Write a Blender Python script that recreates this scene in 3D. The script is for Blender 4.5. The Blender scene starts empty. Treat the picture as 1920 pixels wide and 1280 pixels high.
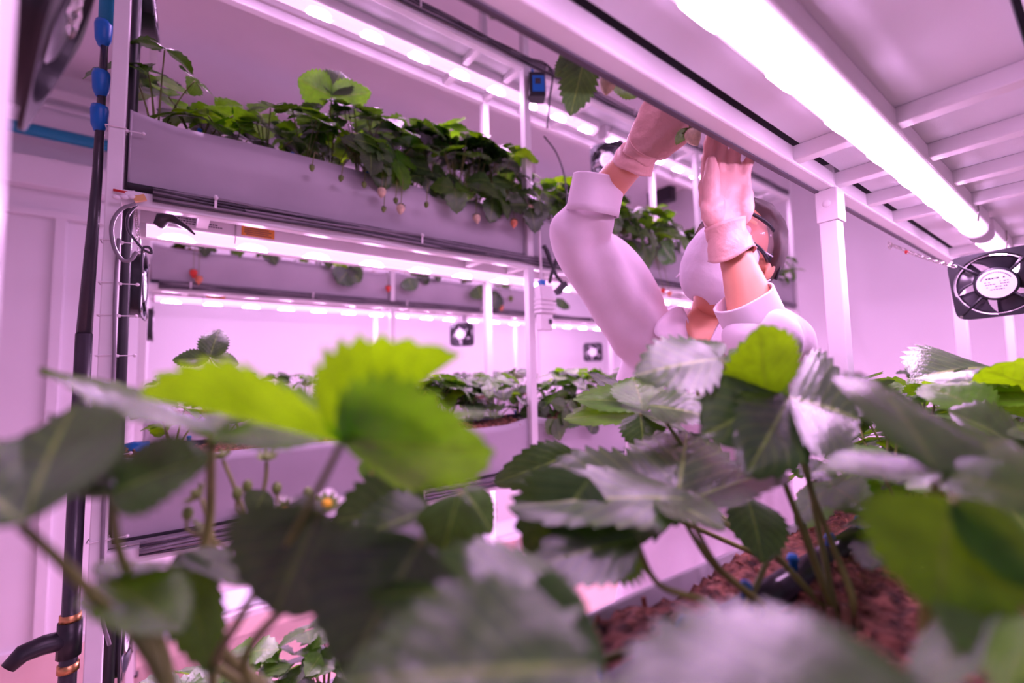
import bpy, bmesh, math, random
from mathutils import Vector as V, Matrix, Quaternion

random.seed(7)
scene = bpy.context.scene
COL = scene.collection
PI = math.pi
# ------------------------------------------------------------------ camera
F_PX = 863.4
YAW, PITCH, ROLL = map(math.radians, (52.959, 4.230, -1.155))


def cam_axes():
    cy, sy, cp, sp = math.cos(YAW), math.sin(YAW), math.cos(PITCH), math.sin(PITCH)
    fwd = V((cy, sy, 0)); right = V((sy, -cy, 0)); up = V((0, 0, 1))
    f2 = fwd * cp + up * sp; u2 = up * cp - fwd * sp
    cr, sr = math.cos(ROLL), math.sin(ROLL)
    return right * cr + u2 * sr, u2 * cr - right * sr, f2


CR, CU, CF = cam_axes()
cam = bpy.data.cameras.new('camera')
cam.sensor_width = 36
cam.lens = F_PX / 1920 * 36
cam.clip_start = 0.01
cam.dof.use_dof = True
cam.dof.focus_distance = 0.80
cam.dof.aperture_fstop = 1.85
cam_o = bpy.data.objects.new('camera', cam)
COL.objects.link(cam_o)
cam_o.matrix_world = Matrix(((CR.x, CU.x, -CF.x, 0), (CR.y, CU.y, -CF.y, 0), (CR.z, CU.z, -CF.z, 0), (0, 0, 0, 1)))
scene.camera = cam_o
# ------------------------------------------------------------------ light and exposure
world = bpy.data.worlds.new('world'); scene.world = world
world.use_nodes = True
bg = world.node_tree.nodes['Background']
bg.inputs['Color'].default_value = (0.66, 0.58, 0.95, 1)
bg.inputs['Strength'].default_value = 0.27  # added ambient fill, enters through the open camera side of the room
scene.view_settings.view_transform = 'Standard'
scene.view_settings.look = 'None'
scene.view_settings.gamma = 1
scene.view_settings.use_curve_mapping = False
scene.view_settings.exposure = -0.08
scene.cycles.use_denoising = True
scene.cycles.max_bounces = 7
scene.cycles.diffuse_bounces = 4
scene.cycles.glossy_bounces = 3
scene.cycles.transmission_bounces = 5
scene.cycles.transparent_max_bounces = 6
scene.cycles.caustics_reflective = False
scene.cycles.caustics_refractive = False
scene.cycles.sample_clamp_indirect = 4
LED_COLOR = (0.96, 0.50, 1.0)
LED_CLUSTER, LED_LENS = 146.0, 1.35


def ray(px, py):
    return CF + CR * ((px - 960) / F_PX) - CU * ((py - 640) / F_PX)


def at(px, py, d):
    return ray(px, py) * d


def at_y(px, py, y):
    r = ray(px, py); return r * (y / r.y)


# ------------------------------------------------------------------ materials
def mat(name, color, rough=0.5, metal=0.0, spec=0.5, noise=0.0, nscale=30.0, bump=0.0, bscale=200.0, emit=None, coat=0.0, detail=4):
    m = bpy.data.materials.new(name); m.use_nodes = True
    nt = m.node_tree; b = nt.nodes['Principled BSDF']
    b.inputs['Base Color'].default_value = (*color, 1)
    b.inputs['Roughness'].default_value = rough
    b.inputs['Metallic'].default_value = metal
    b.inputs['Specular IOR Level'].default_value = spec
    b.inputs['Coat Weight'].default_value = coat
    if noise or bump:
        tc = nt.nodes.new('ShaderNodeTexCoord')
    if noise:
        n = nt.nodes.new('ShaderNodeTexNoise'); n.inputs['Scale'].default_value = nscale; n.inputs['Detail'].default_value = detail
        r = nt.nodes.new('ShaderNodeMapRange')
        r.inputs['From Min'].default_value = 0.3; r.inputs['From Max'].default_value = 0.7
        r.inputs['To Min'].default_value = 1 - noise; r.inputs['To Max'].default_value = 1 + noise * 0.4
        mx = nt.nodes.new('ShaderNodeVectorMath'); mx.operation = 'SCALE'
        mx.inputs[0].default_value = color
        nt.links.new(tc.outputs['Object'], n.inputs['Vector'])
        nt.links.new(n.outputs['Fac'], r.inputs['Value'])
        nt.links.new(r.outputs['Result'], mx.inputs['Scale'])
        nt.links.new(mx.outputs['Vector'], b.inputs['Base Color'])
    if bump:
        n2 = nt.nodes.new('ShaderNodeTexNoise'); n2.inputs['Scale'].default_value = bscale; n2.inputs['Detail'].default_value = detail
        bp = nt.nodes.new('ShaderNodeBump'); bp.inputs['Strength'].default_value = bump; bp.inputs['Distance'].default_value = 0.01
        nt.links.new(tc.outputs['Object'], n2.inputs['Vector'])
        nt.links.new(n2.outputs['Fac'], bp.inputs['Height'])
        nt.links.new(bp.outputs['Normal'], b.inputs['Normal'])
    if emit:
        b.inputs['Emission Color'].default_value = (*emit[0], 1)
        b.inputs['Emission Strength'].default_value = emit[1]
    return m


def leaf_material(name, top, under, through, rough, trans, spec=0.6):
    m = bpy.data.materials.new(name); m.use_nodes = True
    nt = m.node_tree; L = nt.links; N = nt.nodes
    b = N['Principled BSDF']; out = N['Material Output']
    b.inputs['Roughness'].default_value = rough
    b.inputs['Specular IOR Level'].default_value = spec
    uv = N.new('ShaderNodeUVMap'); sep = N.new('ShaderNodeSeparateXYZ'); L.new(uv.outputs[0], sep.inputs[0])

    def math_(op, a, c=None, val=None):
        n = N.new('ShaderNodeMath'); n.operation = op
        L.new(a, n.inputs[0])
        if c is not None: L.new(c, n.inputs[1])
        elif val is not None: n.inputs[1].default_value = val
        return n.outputs[0]
    s = math_('ABSOLUTE', math_('SUBTRACT', sep.outputs[1], val=0.5))       # 0 .. 0.5
    u = math_('SUBTRACT', sep.outputs[0], math_('MULTIPLY', s, val=0.75))
    wv = math_('SINE', math_('MULTIPLY', u, val=46.0))
    vein = math_('POWER', math_('MAXIMUM', wv, val=0.0), val=9.0)           # thin side veins
    mid = math_('LESS_THAN', s, val=0.022)
    v = math_('MAXIMUM', vein, mid)
    rnd = N.new('ShaderNodeObjectInfo')
    ramp = N.new('ShaderNodeMapRange'); ramp.inputs['To Min'].default_value = 0.62; ramp.inputs['To Max'].default_value = 1.5
    L.new(rnd.outputs['Random'], ramp.inputs['Value'])
    nz = N.new('ShaderNodeTexNoise'); nz.inputs['Scale'].default_value = 5.0; nz.inputs['Detail'].default_value = 5
    L.new(uv.outputs[0], nz.inputs['Vector'])
    nz2 = N.new('ShaderNodeTexNoise'); nz2.inputs['Scale'].default_value = 34.0; nz2.inputs['Detail'].default_value = 3
    L.new(uv.outputs[0], nz2.inputs['Vector'])
    geo = N.new('ShaderNodeNewGeometry')
    mixc = N.new('ShaderNodeMix'); mixc.data_type = 'RGBA'
    mixc.inputs[6].default_value = (*top, 1); mixc.inputs[7].default_value = (*under, 1)
    L.new(geo.outputs['Backfacing'], mixc.inputs[0])
    mv = N.new('ShaderNodeMix'); mv.data_type = 'RGBA'
    mv.inputs[7].default_value = (0.17, 0.30, 0.05, 1)
    L.new(math_('MAXIMUM', math_('MULTIPLY', vein, val=0.32), math_('MULTIPLY', mid, val=0.8)), mv.inputs[0]); L.new(mixc.outputs[2], mv.inputs[6])
    sc = N.new('ShaderNodeVectorMath'); sc.operation = 'SCALE'
    L.new(mv.outputs[2], sc.inputs[0])
    L.new(math_('MULTIPLY', ramp.outputs[0], math_('ADD', nz.outputs[0], val=0.5)), sc.inputs['Scale'])
    L.new(sc.outputs[0], b.inputs['Base Color'])
    # blistered surface between the side veins
    h = math_('SUBTRACT', math_('MULTIPLY', wv, val=-0.07), math_('ADD', math_('MULTIPLY', nz.outputs[0], val=-1.2), math_('MULTIPLY', nz2.outputs[0], val=-0.5)))
    bp = N.new('ShaderNodeBump'); bp.inputs['Strength'].default_value = 0.45; bp.inputs['Distance'].default_value = 0.0022
    L.new(h, bp.inputs['Height']); L.new(bp.outputs[0], b.inputs['Normal'])
    t = N.new('ShaderNodeBsdfTranslucent')
    st = N.new('ShaderNodeVectorMath'); st.operation = 'SCALE'; st.inputs[0].default_value = through
    L.new(math_('MULTIPLY', ramp.outputs[0], math_('SUBTRACT', math_('ADD', nz.outputs[0], val=0.6), math_('MULTIPLY', v, val=0.25))), st.inputs['Scale'])
    L.new(st.outputs[0], t.inputs['Color'])
    ms = N.new('ShaderNodeMixShader'); ms.inputs[0].default_value = trans
    L.new(b.outputs[0], ms.inputs[1]); L.new(t.outputs[0], ms.inputs[2]); L.new(ms.outputs[0], out.inputs['Surface'])
    return m


M = {}
M['paint'] = mat('white_paint', (0.85, 0.82, 0.85), 0.38, noise=0.05, nscale=9)
M['slab'] = mat('white_foam_board', (0.86, 0.87, 0.93), 0.7, bump=0.25, bscale=900)
M['film'] = mat('white_trough_film', (0.44, 0.40, 0.45), 0.33, noise=0.12, nscale=6, bump=0.14, bscale=7)
M['dark'] = mat('slot_shade', (0.012, 0.012, 0.018), 0.7)  # painted shade of the board slots, used on the trough bases
M['wall'] = mat('white_wall_panel', (0.86, 0.84, 0.88), 0.42, noise=0.03, nscale=2)
M['ceil'] = mat('grey_ceiling', (0.80, 0.76, 0.80), 0.7, noise=0.04, nscale=3)
M['floor'] = mat('epoxy_floor', (0.72, 0.48, 0.42), 0.35, noise=0.08, nscale=3)
M['soil'] = mat('bark_substrate', (0.27, 0.105, 0.070), 0.85, noise=0.9, nscale=70, bump=1.0, bscale=110, detail=8)
M['chips'] = mat('bark_chip', (0.46, 0.19, 0.13), 0.8, noise=0.8, nscale=60, bump=0.5, bscale=200)
M['black'] = mat('black_plastic', (0.018, 0.018, 0.024), 0.35, noise=0.2, nscale=20)
M['pipe'] = mat('dark_pipe', (0.05, 0.045, 0.06), 0.25, noise=0.2, nscale=20)
M['blue'] = mat('blue_plastic', (0.005, 0.17, 0.58), 0.35, noise=0.1, nscale=20)
M['teal'] = mat('blue_pipe_paint', (0.005, 0.26, 0.42), 0.4, noise=0.1, nscale=10)
M['whiteplastic'] = mat('white_plastic', (0.85, 0.80, 0.84), 0.35, noise=0.04, nscale=20)
M['grey'] = mat('grey_cable', (0.22, 0.20, 0.23), 0.4, noise=0.2, nscale=30)
M['metal'] = mat('steel', (0.62, 0.58, 0.56), 0.25, metal=1.0, noise=0.2, nscale=40)
M['brass'] = mat('brass', (0.75, 0.42, 0.18), 0.35, metal=1.0, noise=0.1, nscale=40)
M['rubber'] = mat('dark_grey_edge', (0.07, 0.06, 0.08), 0.5, noise=0.15, nscale=30)  # plain dark grey for the strips along the beam edges
M['orange'] = mat('orange_sticker', (0.80, 0.30, 0.04), 0.5, noise=0.1, nscale=60)
M['ink'] = mat('printed_ink', (0.06, 0.05, 0.07), 0.6, noise=0.1, nscale=60)
M['red'] = mat('red_plastic', (0.65, 0.02, 0.02), 0.4, noise=0.1, nscale=40)
M['label'] = mat('white_label', (0.82, 0.80, 0.86), 0.5, noise=0.04, nscale=40)
M['lens'] = mat('led_lens', (0.9, 0.8, 0.9), 0.3, emit=((1.0, 0.50, 0.95), LED_LENS))
M['lensbright'] = mat('bright_led_lens', (0.9, 0.8, 0.9), 0.3, emit=((0.95, 0.53, 1.0), LED_LENS * 1.55))
M['chip'] = mat('led_cluster', (0.9, 0.9, 0.9), 0.3, emit=(LED_COLOR, LED_CLUSTER))
M['leaf'] = leaf_material('strawberry_leaf', (0.030, 0.140, 0.022), (0.050, 0.140, 0.020), (0.18, 0.48, 0.005), 0.27, 0.28, 0.8)
M['leafdark'] = leaf_material('dark_strawberry_leaf', (0.016, 0.066, 0.018), (0.030, 0.075, 0.022), (0.11, 0.28, 0.010), 0.27, 0.16, 0.75)
M['leafbright'] = leaf_material('young_strawberry_leaf', (0.04, 0.15, 0.010), (0.045, 0.17, 0.010), (0.26, 0.60, 0.003), 0.38, 0.44, 0.45)
M['stem'] = mat('petiole', (0.20, 0.235, 0.05), 0.5, noise=0.3, nscale=40)
M['crown'] = mat('brown_crown', (0.16, 0.08, 0.04), 0.8, noise=0.4, nscale=80)
M['berry'] = mat('pale_strawberry', (0.78, 0.62, 0.42), 0.4, noise=0.25, nscale=120, bump=0.4, bscale=260)
M['berrypink'] = mat('ripening_strawberry', (0.78, 0.26, 0.13), 0.35, noise=0.35, nscale=60, bump=0.4, bscale=260)
M['berryred'] = mat('red_strawberry', (0.72, 0.05, 0.03), 0.3, noise=0.3, nscale=60, bump=0.4, bscale=260)
M['calyx'] = mat('calyx', (0.14, 0.22, 0.04), 0.5, noise=0.2, nscale=50)
M['petal'] = mat('white_petal', (0.85, 0.78, 0.82), 0.5, noise=0.05, nscale=40)
M['pollen'] = mat('yellow_flower_centre', (0.80, 0.48, 0.02), 0.6, noise=0.2, nscale=200)
M['skin'] = mat('skin', (0.78, 0.36, 0.23), 0.45, noise=0.06, nscale=25)
M['coat'] = mat('white_coat_cloth', (0.86, 0.74, 0.84), 0.75, noise=0.05, nscale=14, bump=0.25, bscale=14)
M['glove'] = mat('latex_glove', (0.76, 0.43, 0.40), 0.42, noise=0.07, nscale=18, bump=0.45, bscale=34)
M['mask'] = mat('white_face_mask', (0.82, 0.76, 0.86), 0.8, noise=0.05, nscale=20, bump=0.3, bscale=30)
M['hair'] = mat('dark_brown_hair', (0.05, 0.018, 0.016), 0.5, noise=0.4, nscale=60)
M['trouser'] = mat('dark_trousers', (0.04, 0.04, 0.06), 0.8, noise=0.2, nscale=30)
M['eye'] = mat('dark_iris', (0.02, 0.01, 0.01), 0.2, noise=0.1, nscale=60)
g = bpy.data.materials.new('goggle_lens'); g.use_nodes = True
gb = g.node_tree.nodes['Principled BSDF']
gb.inputs['Base Color'].default_value = (0.95, 0.72, 0.72, 1); gb.inputs['Roughness'].default_value = 0.05
gt = g.node_tree.nodes.new('ShaderNodeBsdfTransparent'); gt.inputs['Color'].default_value = (0.95, 0.80, 0.82, 1)
gm = g.node_tree.nodes.new('ShaderNodeMixShader'); gm.inputs[0].default_value = 0.18
g.node_tree.links.new(gt.outputs[0], gm.inputs[1]); g.node_tree.links.new(gb.outputs[0], gm.inputs[2])
g.node_tree.links.new(gm.outputs[0], g.node_tree.nodes['Material Output'].inputs['Surface'])
M['lensglass'] = g


# ------------------------------------------------------------------ mesh builder
class MB:
    def __init__(self):
        self.v = []; self.f = []; self.mi = []; self.uv = {}; self.cur = 0

    def add(self, verts, faces, uvs=None):
        o = len(self.v); self.v += [V(p) for p in verts]
        for f in faces:
            self.f.append(tuple(i + o for i in f)); self.mi.append(self.cur)
        if uvs:
            for i, q in enumerate(uvs): self.uv[o + i] = q
        return self

    def box(self, a, b):
        x0, y0, z0 = a; x1, y1, z1 = b
        return self.add([(x0, y0, z0), (x1, y0, z0), (x1, y1, z0), (x0, y1, z0), (x0, y0, z1), (x1, y0, z1), (x1, y1, z1), (x0, y1, z1)],
                        [(3, 2, 1, 0), (4, 5, 6, 7), (0, 1, 5, 4), (1, 2, 6, 5), (2, 3, 7, 6), (3, 0, 4, 7)])

    def cbox(self, c, ax, ay, az, sx, sy, sz):
        c = V(c); vs = []
        for k in (-1, 1):
            for i, j in ((-1, -1), (1, -1), (1, 1), (-1, 1)):
                vs.append(c + ax * (i * sx / 2) + ay * (j * sy / 2) + az * (k * sz / 2))
        return self.add(vs, [(3, 2, 1, 0), (4, 5, 6, 7), (0, 1, 5, 4), (1, 2, 6, 5), (2, 3, 7, 6), (3, 0, 4, 7)])

    def rings(self, rings, caps=True, closed=True):
        n = len(rings[0]); o = len(self.v); vs = [p for r in rings for p in r]; fs = []
        for i in range(len(rings) - 1):
            for j in range(n if closed else n - 1):
                k = (j + 1) % n
                fs.append((i * n + j, i * n + k, (i + 1) * n + k, (i + 1) * n + j))
        if caps and closed:
            fs.append(tuple(reversed(range(n)))); fs.append(tuple((len(rings) - 1) * n + j for j in range(n)))
        return self.add(vs, fs)

    def tube(self, pts, rad, n=8, caps=True):
        pts = [V(p) for p in pts]
        if not isinstance(rad, (list, tuple)): rad = [rad] * len(pts)
        rings = []; nrm = None
        for i, p in enumerate(pts):
            t = (pts[min(i + 1, len(pts) - 1)] - pts[max(i - 1, 0)])
            if t.length < 1e-9: t = V((0, 0, 1))
            t.normalize()
            if nrm is None:
                nrm = t.orthogonal().normalized()
            else:
                nrm = (nrm - t * nrm.dot(t))
                if nrm.length < 1e-6: nrm = t.orthogonal()
                nrm.normalize()
            bn = t.cross(nrm)
            r = rad[i]
            a, b = r if isinstance(r, tuple) else (r, r)
            rings.append([p + nrm * (a * math.cos(2 * PI * j / n)) + bn * (b * math.sin(2 * PI * j / n)) for j in range(n)])
        return self.rings(rings, caps)

    def eltube(self, sts, n=20, caps=True):
        """stations (centre, axis a, axis b, ra, rb) joined into a closed loft"""
        return self.rings([[V(c) + a * (ra * math.cos(2 * PI * j / n)) + b * (rb * math.sin(2 * PI * j / n)) for j in range(n)] for c, a, b, ra, rb in sts], caps)

    def ball(self, c, r, ax=None, nu=12, nv=8):
        c = V(c); A = ax or (V((1, 0, 0)), V((0, 1, 0)), V((0, 0, 1)))
        if not isinstance(r, tuple): r = (r, r, r)
        rings = []
        for i in range(nv + 1):
            th = PI * (0.02 + 0.96 * i / nv)
            rings.append([c + A[0] * (r[0] * math.sin(th) * math.cos(2 * PI * j / nu)) + A[1] * (r[1] * math.sin(th) * math.sin(2 * PI * j / nu)) - A[2] * (r[2] * math.cos(th)) for j in range(nu)])
        return self.rings(rings)

    def build(self, name, mats, parent=None, smooth=False, loc=None, origin=None):
        me = bpy.data.meshes.new(name)
        root = parent
        while root is not None and root.parent is not None: root = root.parent
        o0 = V(origin) if origin is not None else (root.location if root is not None and root.get('world_child') else V((0, 0, 0)))
        me.from_pydata([p - o0 for p in self.v], [], self.f)
        if not isinstance(mats, (list, tuple)): mats = [mats]
        for m in mats: me.materials.append(m)
        me.polygons.foreach_set('material_index', self.mi)
        if self.uv:
            ul = me.uv_layers.new(name='UVMap')
            for lp in me.loops:
                ul.data[lp.index].uv = self.uv.get(lp.vertex_index, (0, 0))
        if smooth: me.polygons.foreach_set('use_smooth', [True] * len(me.polygons))
        me.update()
        ob = bpy.data.objects.new(name, me); COL.objects.link(ob)
        if parent is not None: ob.parent = parent
        if origin is not None: ob.location = o0
        return ob


def tag(o, label, cat, group=None):
    o['label'] = label; o['category'] = cat
    if group: o['group'] = group
    return o


def thing(name, label, cat, loc=(0, 0, 0), group=None, rot=None):
    """Empty at the base of a thing; its parts are given in world coordinates unless rot is given"""
    o = bpy.data.objects.new(name, None); COL.objects.link(o); o.empty_display_size = 0.02
    o.location = V(loc)
    if rot is not None:
        o.rotation_mode = 'QUATERNION'; o.rotation_quaternion = rot
    else:
        o['world_child'] = 1
    return tag(o, label, cat, group)


def struct(name, mb, m, smooth=False):
    o = mb.build(name, m, None, smooth); o['kind'] = 'structure'; return o


def catmull(pts, k=6):
    pts = [V(p) for p in pts]
    if len(pts) < 3: return [pts[0].lerp(pts[-1], i / k) for i in range(k + 1)]
    P = [pts[0] * 2 - pts[1]] + pts + [pts[-1] * 2 - pts[-2]]; out = []
    for i in range(1, len(P) - 2):
        for j in range(k):
            t = j / k; a, b, c, d = P[i - 1], P[i], P[i + 1], P[i + 2]
            out.append(0.5 * ((2 * b) + (c - a) * t + (2 * a - 5 * b + 4 * c - d) * t * t + (3 * b - a - 3 * c + d) * t ** 3))
    return out + [pts[-1]]


def bevel(o, w=0.002, seg=2):
    m = o.modifiers.new('bevel', 'BEVEL'); m.width = w; m.segments = seg; m.limit_method = 'ANGLE'; return o


ORD = ['first', 'second', 'third', 'fourth', 'fifth', 'sixth', 'seventh', 'eighth', 'ninth', 'tenth', 'eleventh', 'twelfth', 'thirteenth', 'fourteenth', 'fifteenth', 'sixteenth', 'seventeenth', 'eighteenth', 'nineteenth', 'twentieth']

# ------------------------------------------------------------------ room
FLOOR = -1.27; CEIL = 1.60; WY = 3.2; WX = 3.6; WL = -1.7
struct('floor', MB().box((WL, -2.2, FLOOR - .06), (WX, WY, FLOOR)), M['floor'])
struct('ceiling', MB().box((WL, -2.2, CEIL), (WX, WY, CEIL + .06)), M['ceil'])
struct('wall_back', MB().box((WL - .08, WY, FLOOR), (WX + .08, WY + .08, CEIL)), M['wall'])
struct('wall_end', MB().box((WX, -2.2, FLOOR), (WX + .08, WY, CEIL)), M['wall'])
struct('wall_left', MB().box((WL - .08, -2.2, FLOOR), (WL, WY, CEIL)), M['wall'])
struct('trim_1', MB().box((WL, WY - .05, 1.44), (WX, WY, 1.49)).box((WL, WY - .03, 1.395), (WX, WY, 1.41)), M['wall'])
struct('trim_2', MB().box((WL, WY - .09, 0.97), (WX, WY, 1.11)), M['wall'])
struct('trim_3', MB().box((WL, WY - .03, 0.835), (WX, WY, 0.865)).box((-.46, WY - .025, FLOOR), (-.42, WY, .835)), M['wall'])
struct('baseboard_back', MB().box((WL, WY - .015, FLOOR), (WX, WY, FLOOR + .04)), M['wall'])
p = MB().tube([(WL, WY - .12, 1.225), (0.4, WY - .12, 1.225), (WX, WY - .12, 1.225)], 0.030, 14)
tag(p.build('water_pipe', M['teal'], None, True), 'thick blue water pipe running along the back wall above the ledge', 'pipe')
# ------------------------------------------------------------------ racks
BAR_X = []


def rack(name, label, xs, y0, y1, lips, t=0.026, top=1.5, group='white metal grow racks', barx=None):
    """y0 / y1: outer faces of the posts; lips: undersides of the shelf beams"""
    R = thing(name, label, 'rack', (xs[0], y0, FLOOR), group)
    lo, hi = min(y0, y1), max(y0, y1)
    for x in xs:
        for y in (lo, hi - t):
            b = MB().box((x, y, FLOOR + .004), (x + t, y + t, top)); o = bevel(b.build('post', M['paint'], R))
            f = MB().box((x - .008, y - .008, FLOOR), (x + t + .008, y + t + .008, FLOOR + .006)); f.build('foot', M['black'], o)
    bw, bh = 0.028, 0.030
    for z in lips:
        for y in (lo + .001, hi - bw - .001):
            b = MB().box((xs[0] + t * .5, y, z), (xs[-1] + t * .5, y + bw, z + bh)); bevel(b.build('beam', M['paint'], R), .003)
        for x in (barx or BAR_X):
            b = MB().box((x, lo + bw, z + .004), (x + .024, hi - bw, z + bh - .002)); bevel(b.build('cross_bar', M['paint'], R), .0015)
        # shelf board lies on the bars between the two beams, with a dark slot at each side
        b = MB().box((xs[0], lo + bw + .011, z + bh - .002), (xs[-1] + t, hi - bw - .011, z + bh + .012)); b.build('shelf_board', M['slab'], R)
    return R


XS = [-0.105, 0.982, 2.07, 3.14]
BAR_X = [0.05, 0.80, 0.975, 1.15, 1.33, 1.90, 2.06, 2.25, 2.95, 3.13]
LY0, LY1 = 1.2, 1.485
RY0, RY1 = 0.326, 0.004
BY0, BY1 = 2.42, 2.705
L_LIPS = [-1.075, -.355, .365, 1.085]; R_LIPS = [-1.10, -.392, .3325, 1.06]; B_LIPS = [-1.05, -.335, .385, 1.105]
rack('grow_rack', 'white metal grow rack behind the gloved person, its first post by the black pipes', XS, LY0, LY1, L_LIPS)
XR = [-0.095, 0.972, 2.055, 3.14]
rack('grow_rack', 'nearest white metal grow rack, its shelf board and bright tube overhead', XR, RY0, RY1, R_LIPS, t=.030)
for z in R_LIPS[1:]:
    MB().box((XR[0], .321, z - .003), (XR[-1], .3285, z + .004)).build('edge_strip', M['rubber'], bpy.data.objects['grow_rack.001'])  # thin dark grey line along the lower outer beam edge
for x in XR[1:]:
    gs = bevel(MB().box((x - .004, .292, .272), (x + .034, .3285, .3322)).build('bracket', M['paint'], bpy.data.objects['grow_rack.001']), .002)
    MB().ball((x - .004, .310, .305), (.003, .007, .007), None, 12, 8).build('bolt', M['paint'], gs, True)
rack('grow_rack', 'farthest white metal grow rack, seen between the shelves in front of the back wall', [-.09, .99, 2.04, 3.1], BY0, BY1, B_LIPS)


# ------------------------------------------------------------------ troughs with substrate
def trough(label, x0, x1, y0, y1, zb, zr, bulge=0.006, seed=0):
    """film-lined trough: open box with a soft front, substrate inside"""
    rnd = random.Random(seed)
    T = thing('grow_trough', label, 'trough', ((x0 + x1) / 2, (y0 + y1) / 2, zb), 'white film grow troughs on the racks')
    n, k = 26, 7
    b = MB(); w = 0.006
    for side, (ya, sgn) in enumerate(((min(y0, y1), -1), (max(y0, y1), 1))):
        outer = []; 
        for i in range(n + 1):
            x = x0 + (x1 - x0) * i / n; row = []
            for j in range(k + 1):
                q = j / k
                e = min(i, n - i) / 2.0; e = min(1, e)
                yy = ya + sgn * (bulge * math.sin(PI * q) * e + .0025 * math.sin(x * 9 + seed) * q - .004)
                zz = zb + (zr - zb) * q + (.004 * math.sin(x * 7 + seed * 2) + (.014 * (1 - e))) * q
                row.append(V((x, yy, zz)))
            outer.append(row + [row[-1] + V((0, -sgn * w, 0)), V((x, ya - sgn * (w + .004), zb + .02))])
        b.rings(outer, caps=False, closed=False)
    MB().box((x0, min(y0, y1) - .004, zb - .002), (x1, max(y0, y1) + .004, zb + .003)).build('trough_base', M['dark'], T)  # near-black colour stands in for the shade inside the board slots
    for xa in (x0, x1 - .004):
        b.box((xa, min(y0, y1) + .003, zb), (xa + .004, max(y0, y1) - .003, zr + .01))
    b.build('trough_body', M['film'], T, True)
    # substrate
    s = MB(); nx, ny = 110, 26; ys = (min(y0, y1) + .012, max(y0, y1) - .012); vs = []
    for i in range(nx + 1):
        for j in range(ny + 1):
            ed = min(j, ny - j) / ny
            vs.append((x0 + .006 + (x1 - x0 - .012) * i / nx, ys[0] + (ys[1] - ys[0]) * j / ny, zr - .007 + .017 * min(ed * 3, 1) ** .7 + rnd.uniform(-.0045, .0045) + .006 * math.sin(i * .21 + seed)))
    fs = [(i * (ny + 1) + j, (i + 1) * (ny + 1) + j, (i + 1) * (ny + 1) + j + 1, i * (ny + 1) + j + 1) for i in range(nx) for j in range(ny)]
    s.add(vs, fs)
    so = s.build('substrate', M['soil'], T, False)
    # loose bark chips lying on the substrate
    c = MB()
    for q in range(420):
        i = rnd.randrange(nx); j = rnd.randrange(ny); p = V(vs[i * (ny + 1) + j]) + V((rnd.uniform(-.004, .004), rnd.uniform(-.004, .004), .001))
        qd = Quaternion(V((rnd.uniform(-1, 1), rnd.uniform(-1, 1), rnd.uniform(-1, 1))).normalized(), rnd.uniform(0, 3))
        c.cbox(p, qd @ V((1, 0, 0)), qd @ V((0, 1, 0)), qd @ V((0, 0, 1)), rnd.uniform(.005, .013), rnd.uniform(.002, .005), rnd.uniform(.001, .003))
    co = c.build('bark_chips', M['chips'], T); co['kind'] = 'stuff'
    return T


TB = 0.0455      # board top above the lip
LZ = [z + .197 for z in L_LIPS]; RZ = [z + .17 for z in R_LIPS]; BZ = [z + .197 for z in B_LIPS]
RACKN = ['the rack behind the person', 'the nearest rack', 'the farthest rack']
LEVN = ['lowest shelf', 'middle shelf', 'upper shelf']
BAYN = ['first bay', 'second bay', 'third bay']
for r, (xs, ya, yb, lips, t) in enumerate(((XS, LY0, LY1, L_LIPS, .026), (XR, RY0, RY1, R_LIPS, .030), ([-.09, .99, 2.04, 3.1], BY0, BY1, B_LIPS, .026))):
    lo, hi = min(ya, yb), max(ya, yb)
    for l in range(3):
        for bay in range(3):
            if l == 0 and (bay > 0 or r > 1): continue
            if r == 2 and bay == 2: continue
            if r == 1 and bay == 2: continue
            z = lips[l]
            trough('white film trough of bark, %s of %s, %s' % (LEVN[l], RACKN[r], BAYN[bay]),
                   xs[bay] + t + .006, xs[bay + 1] - .006, lo + .012, hi - .012, z + TB, z + (.17 if r == 1 else .197), seed=r * 9 + l * 3 + bay)


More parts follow.
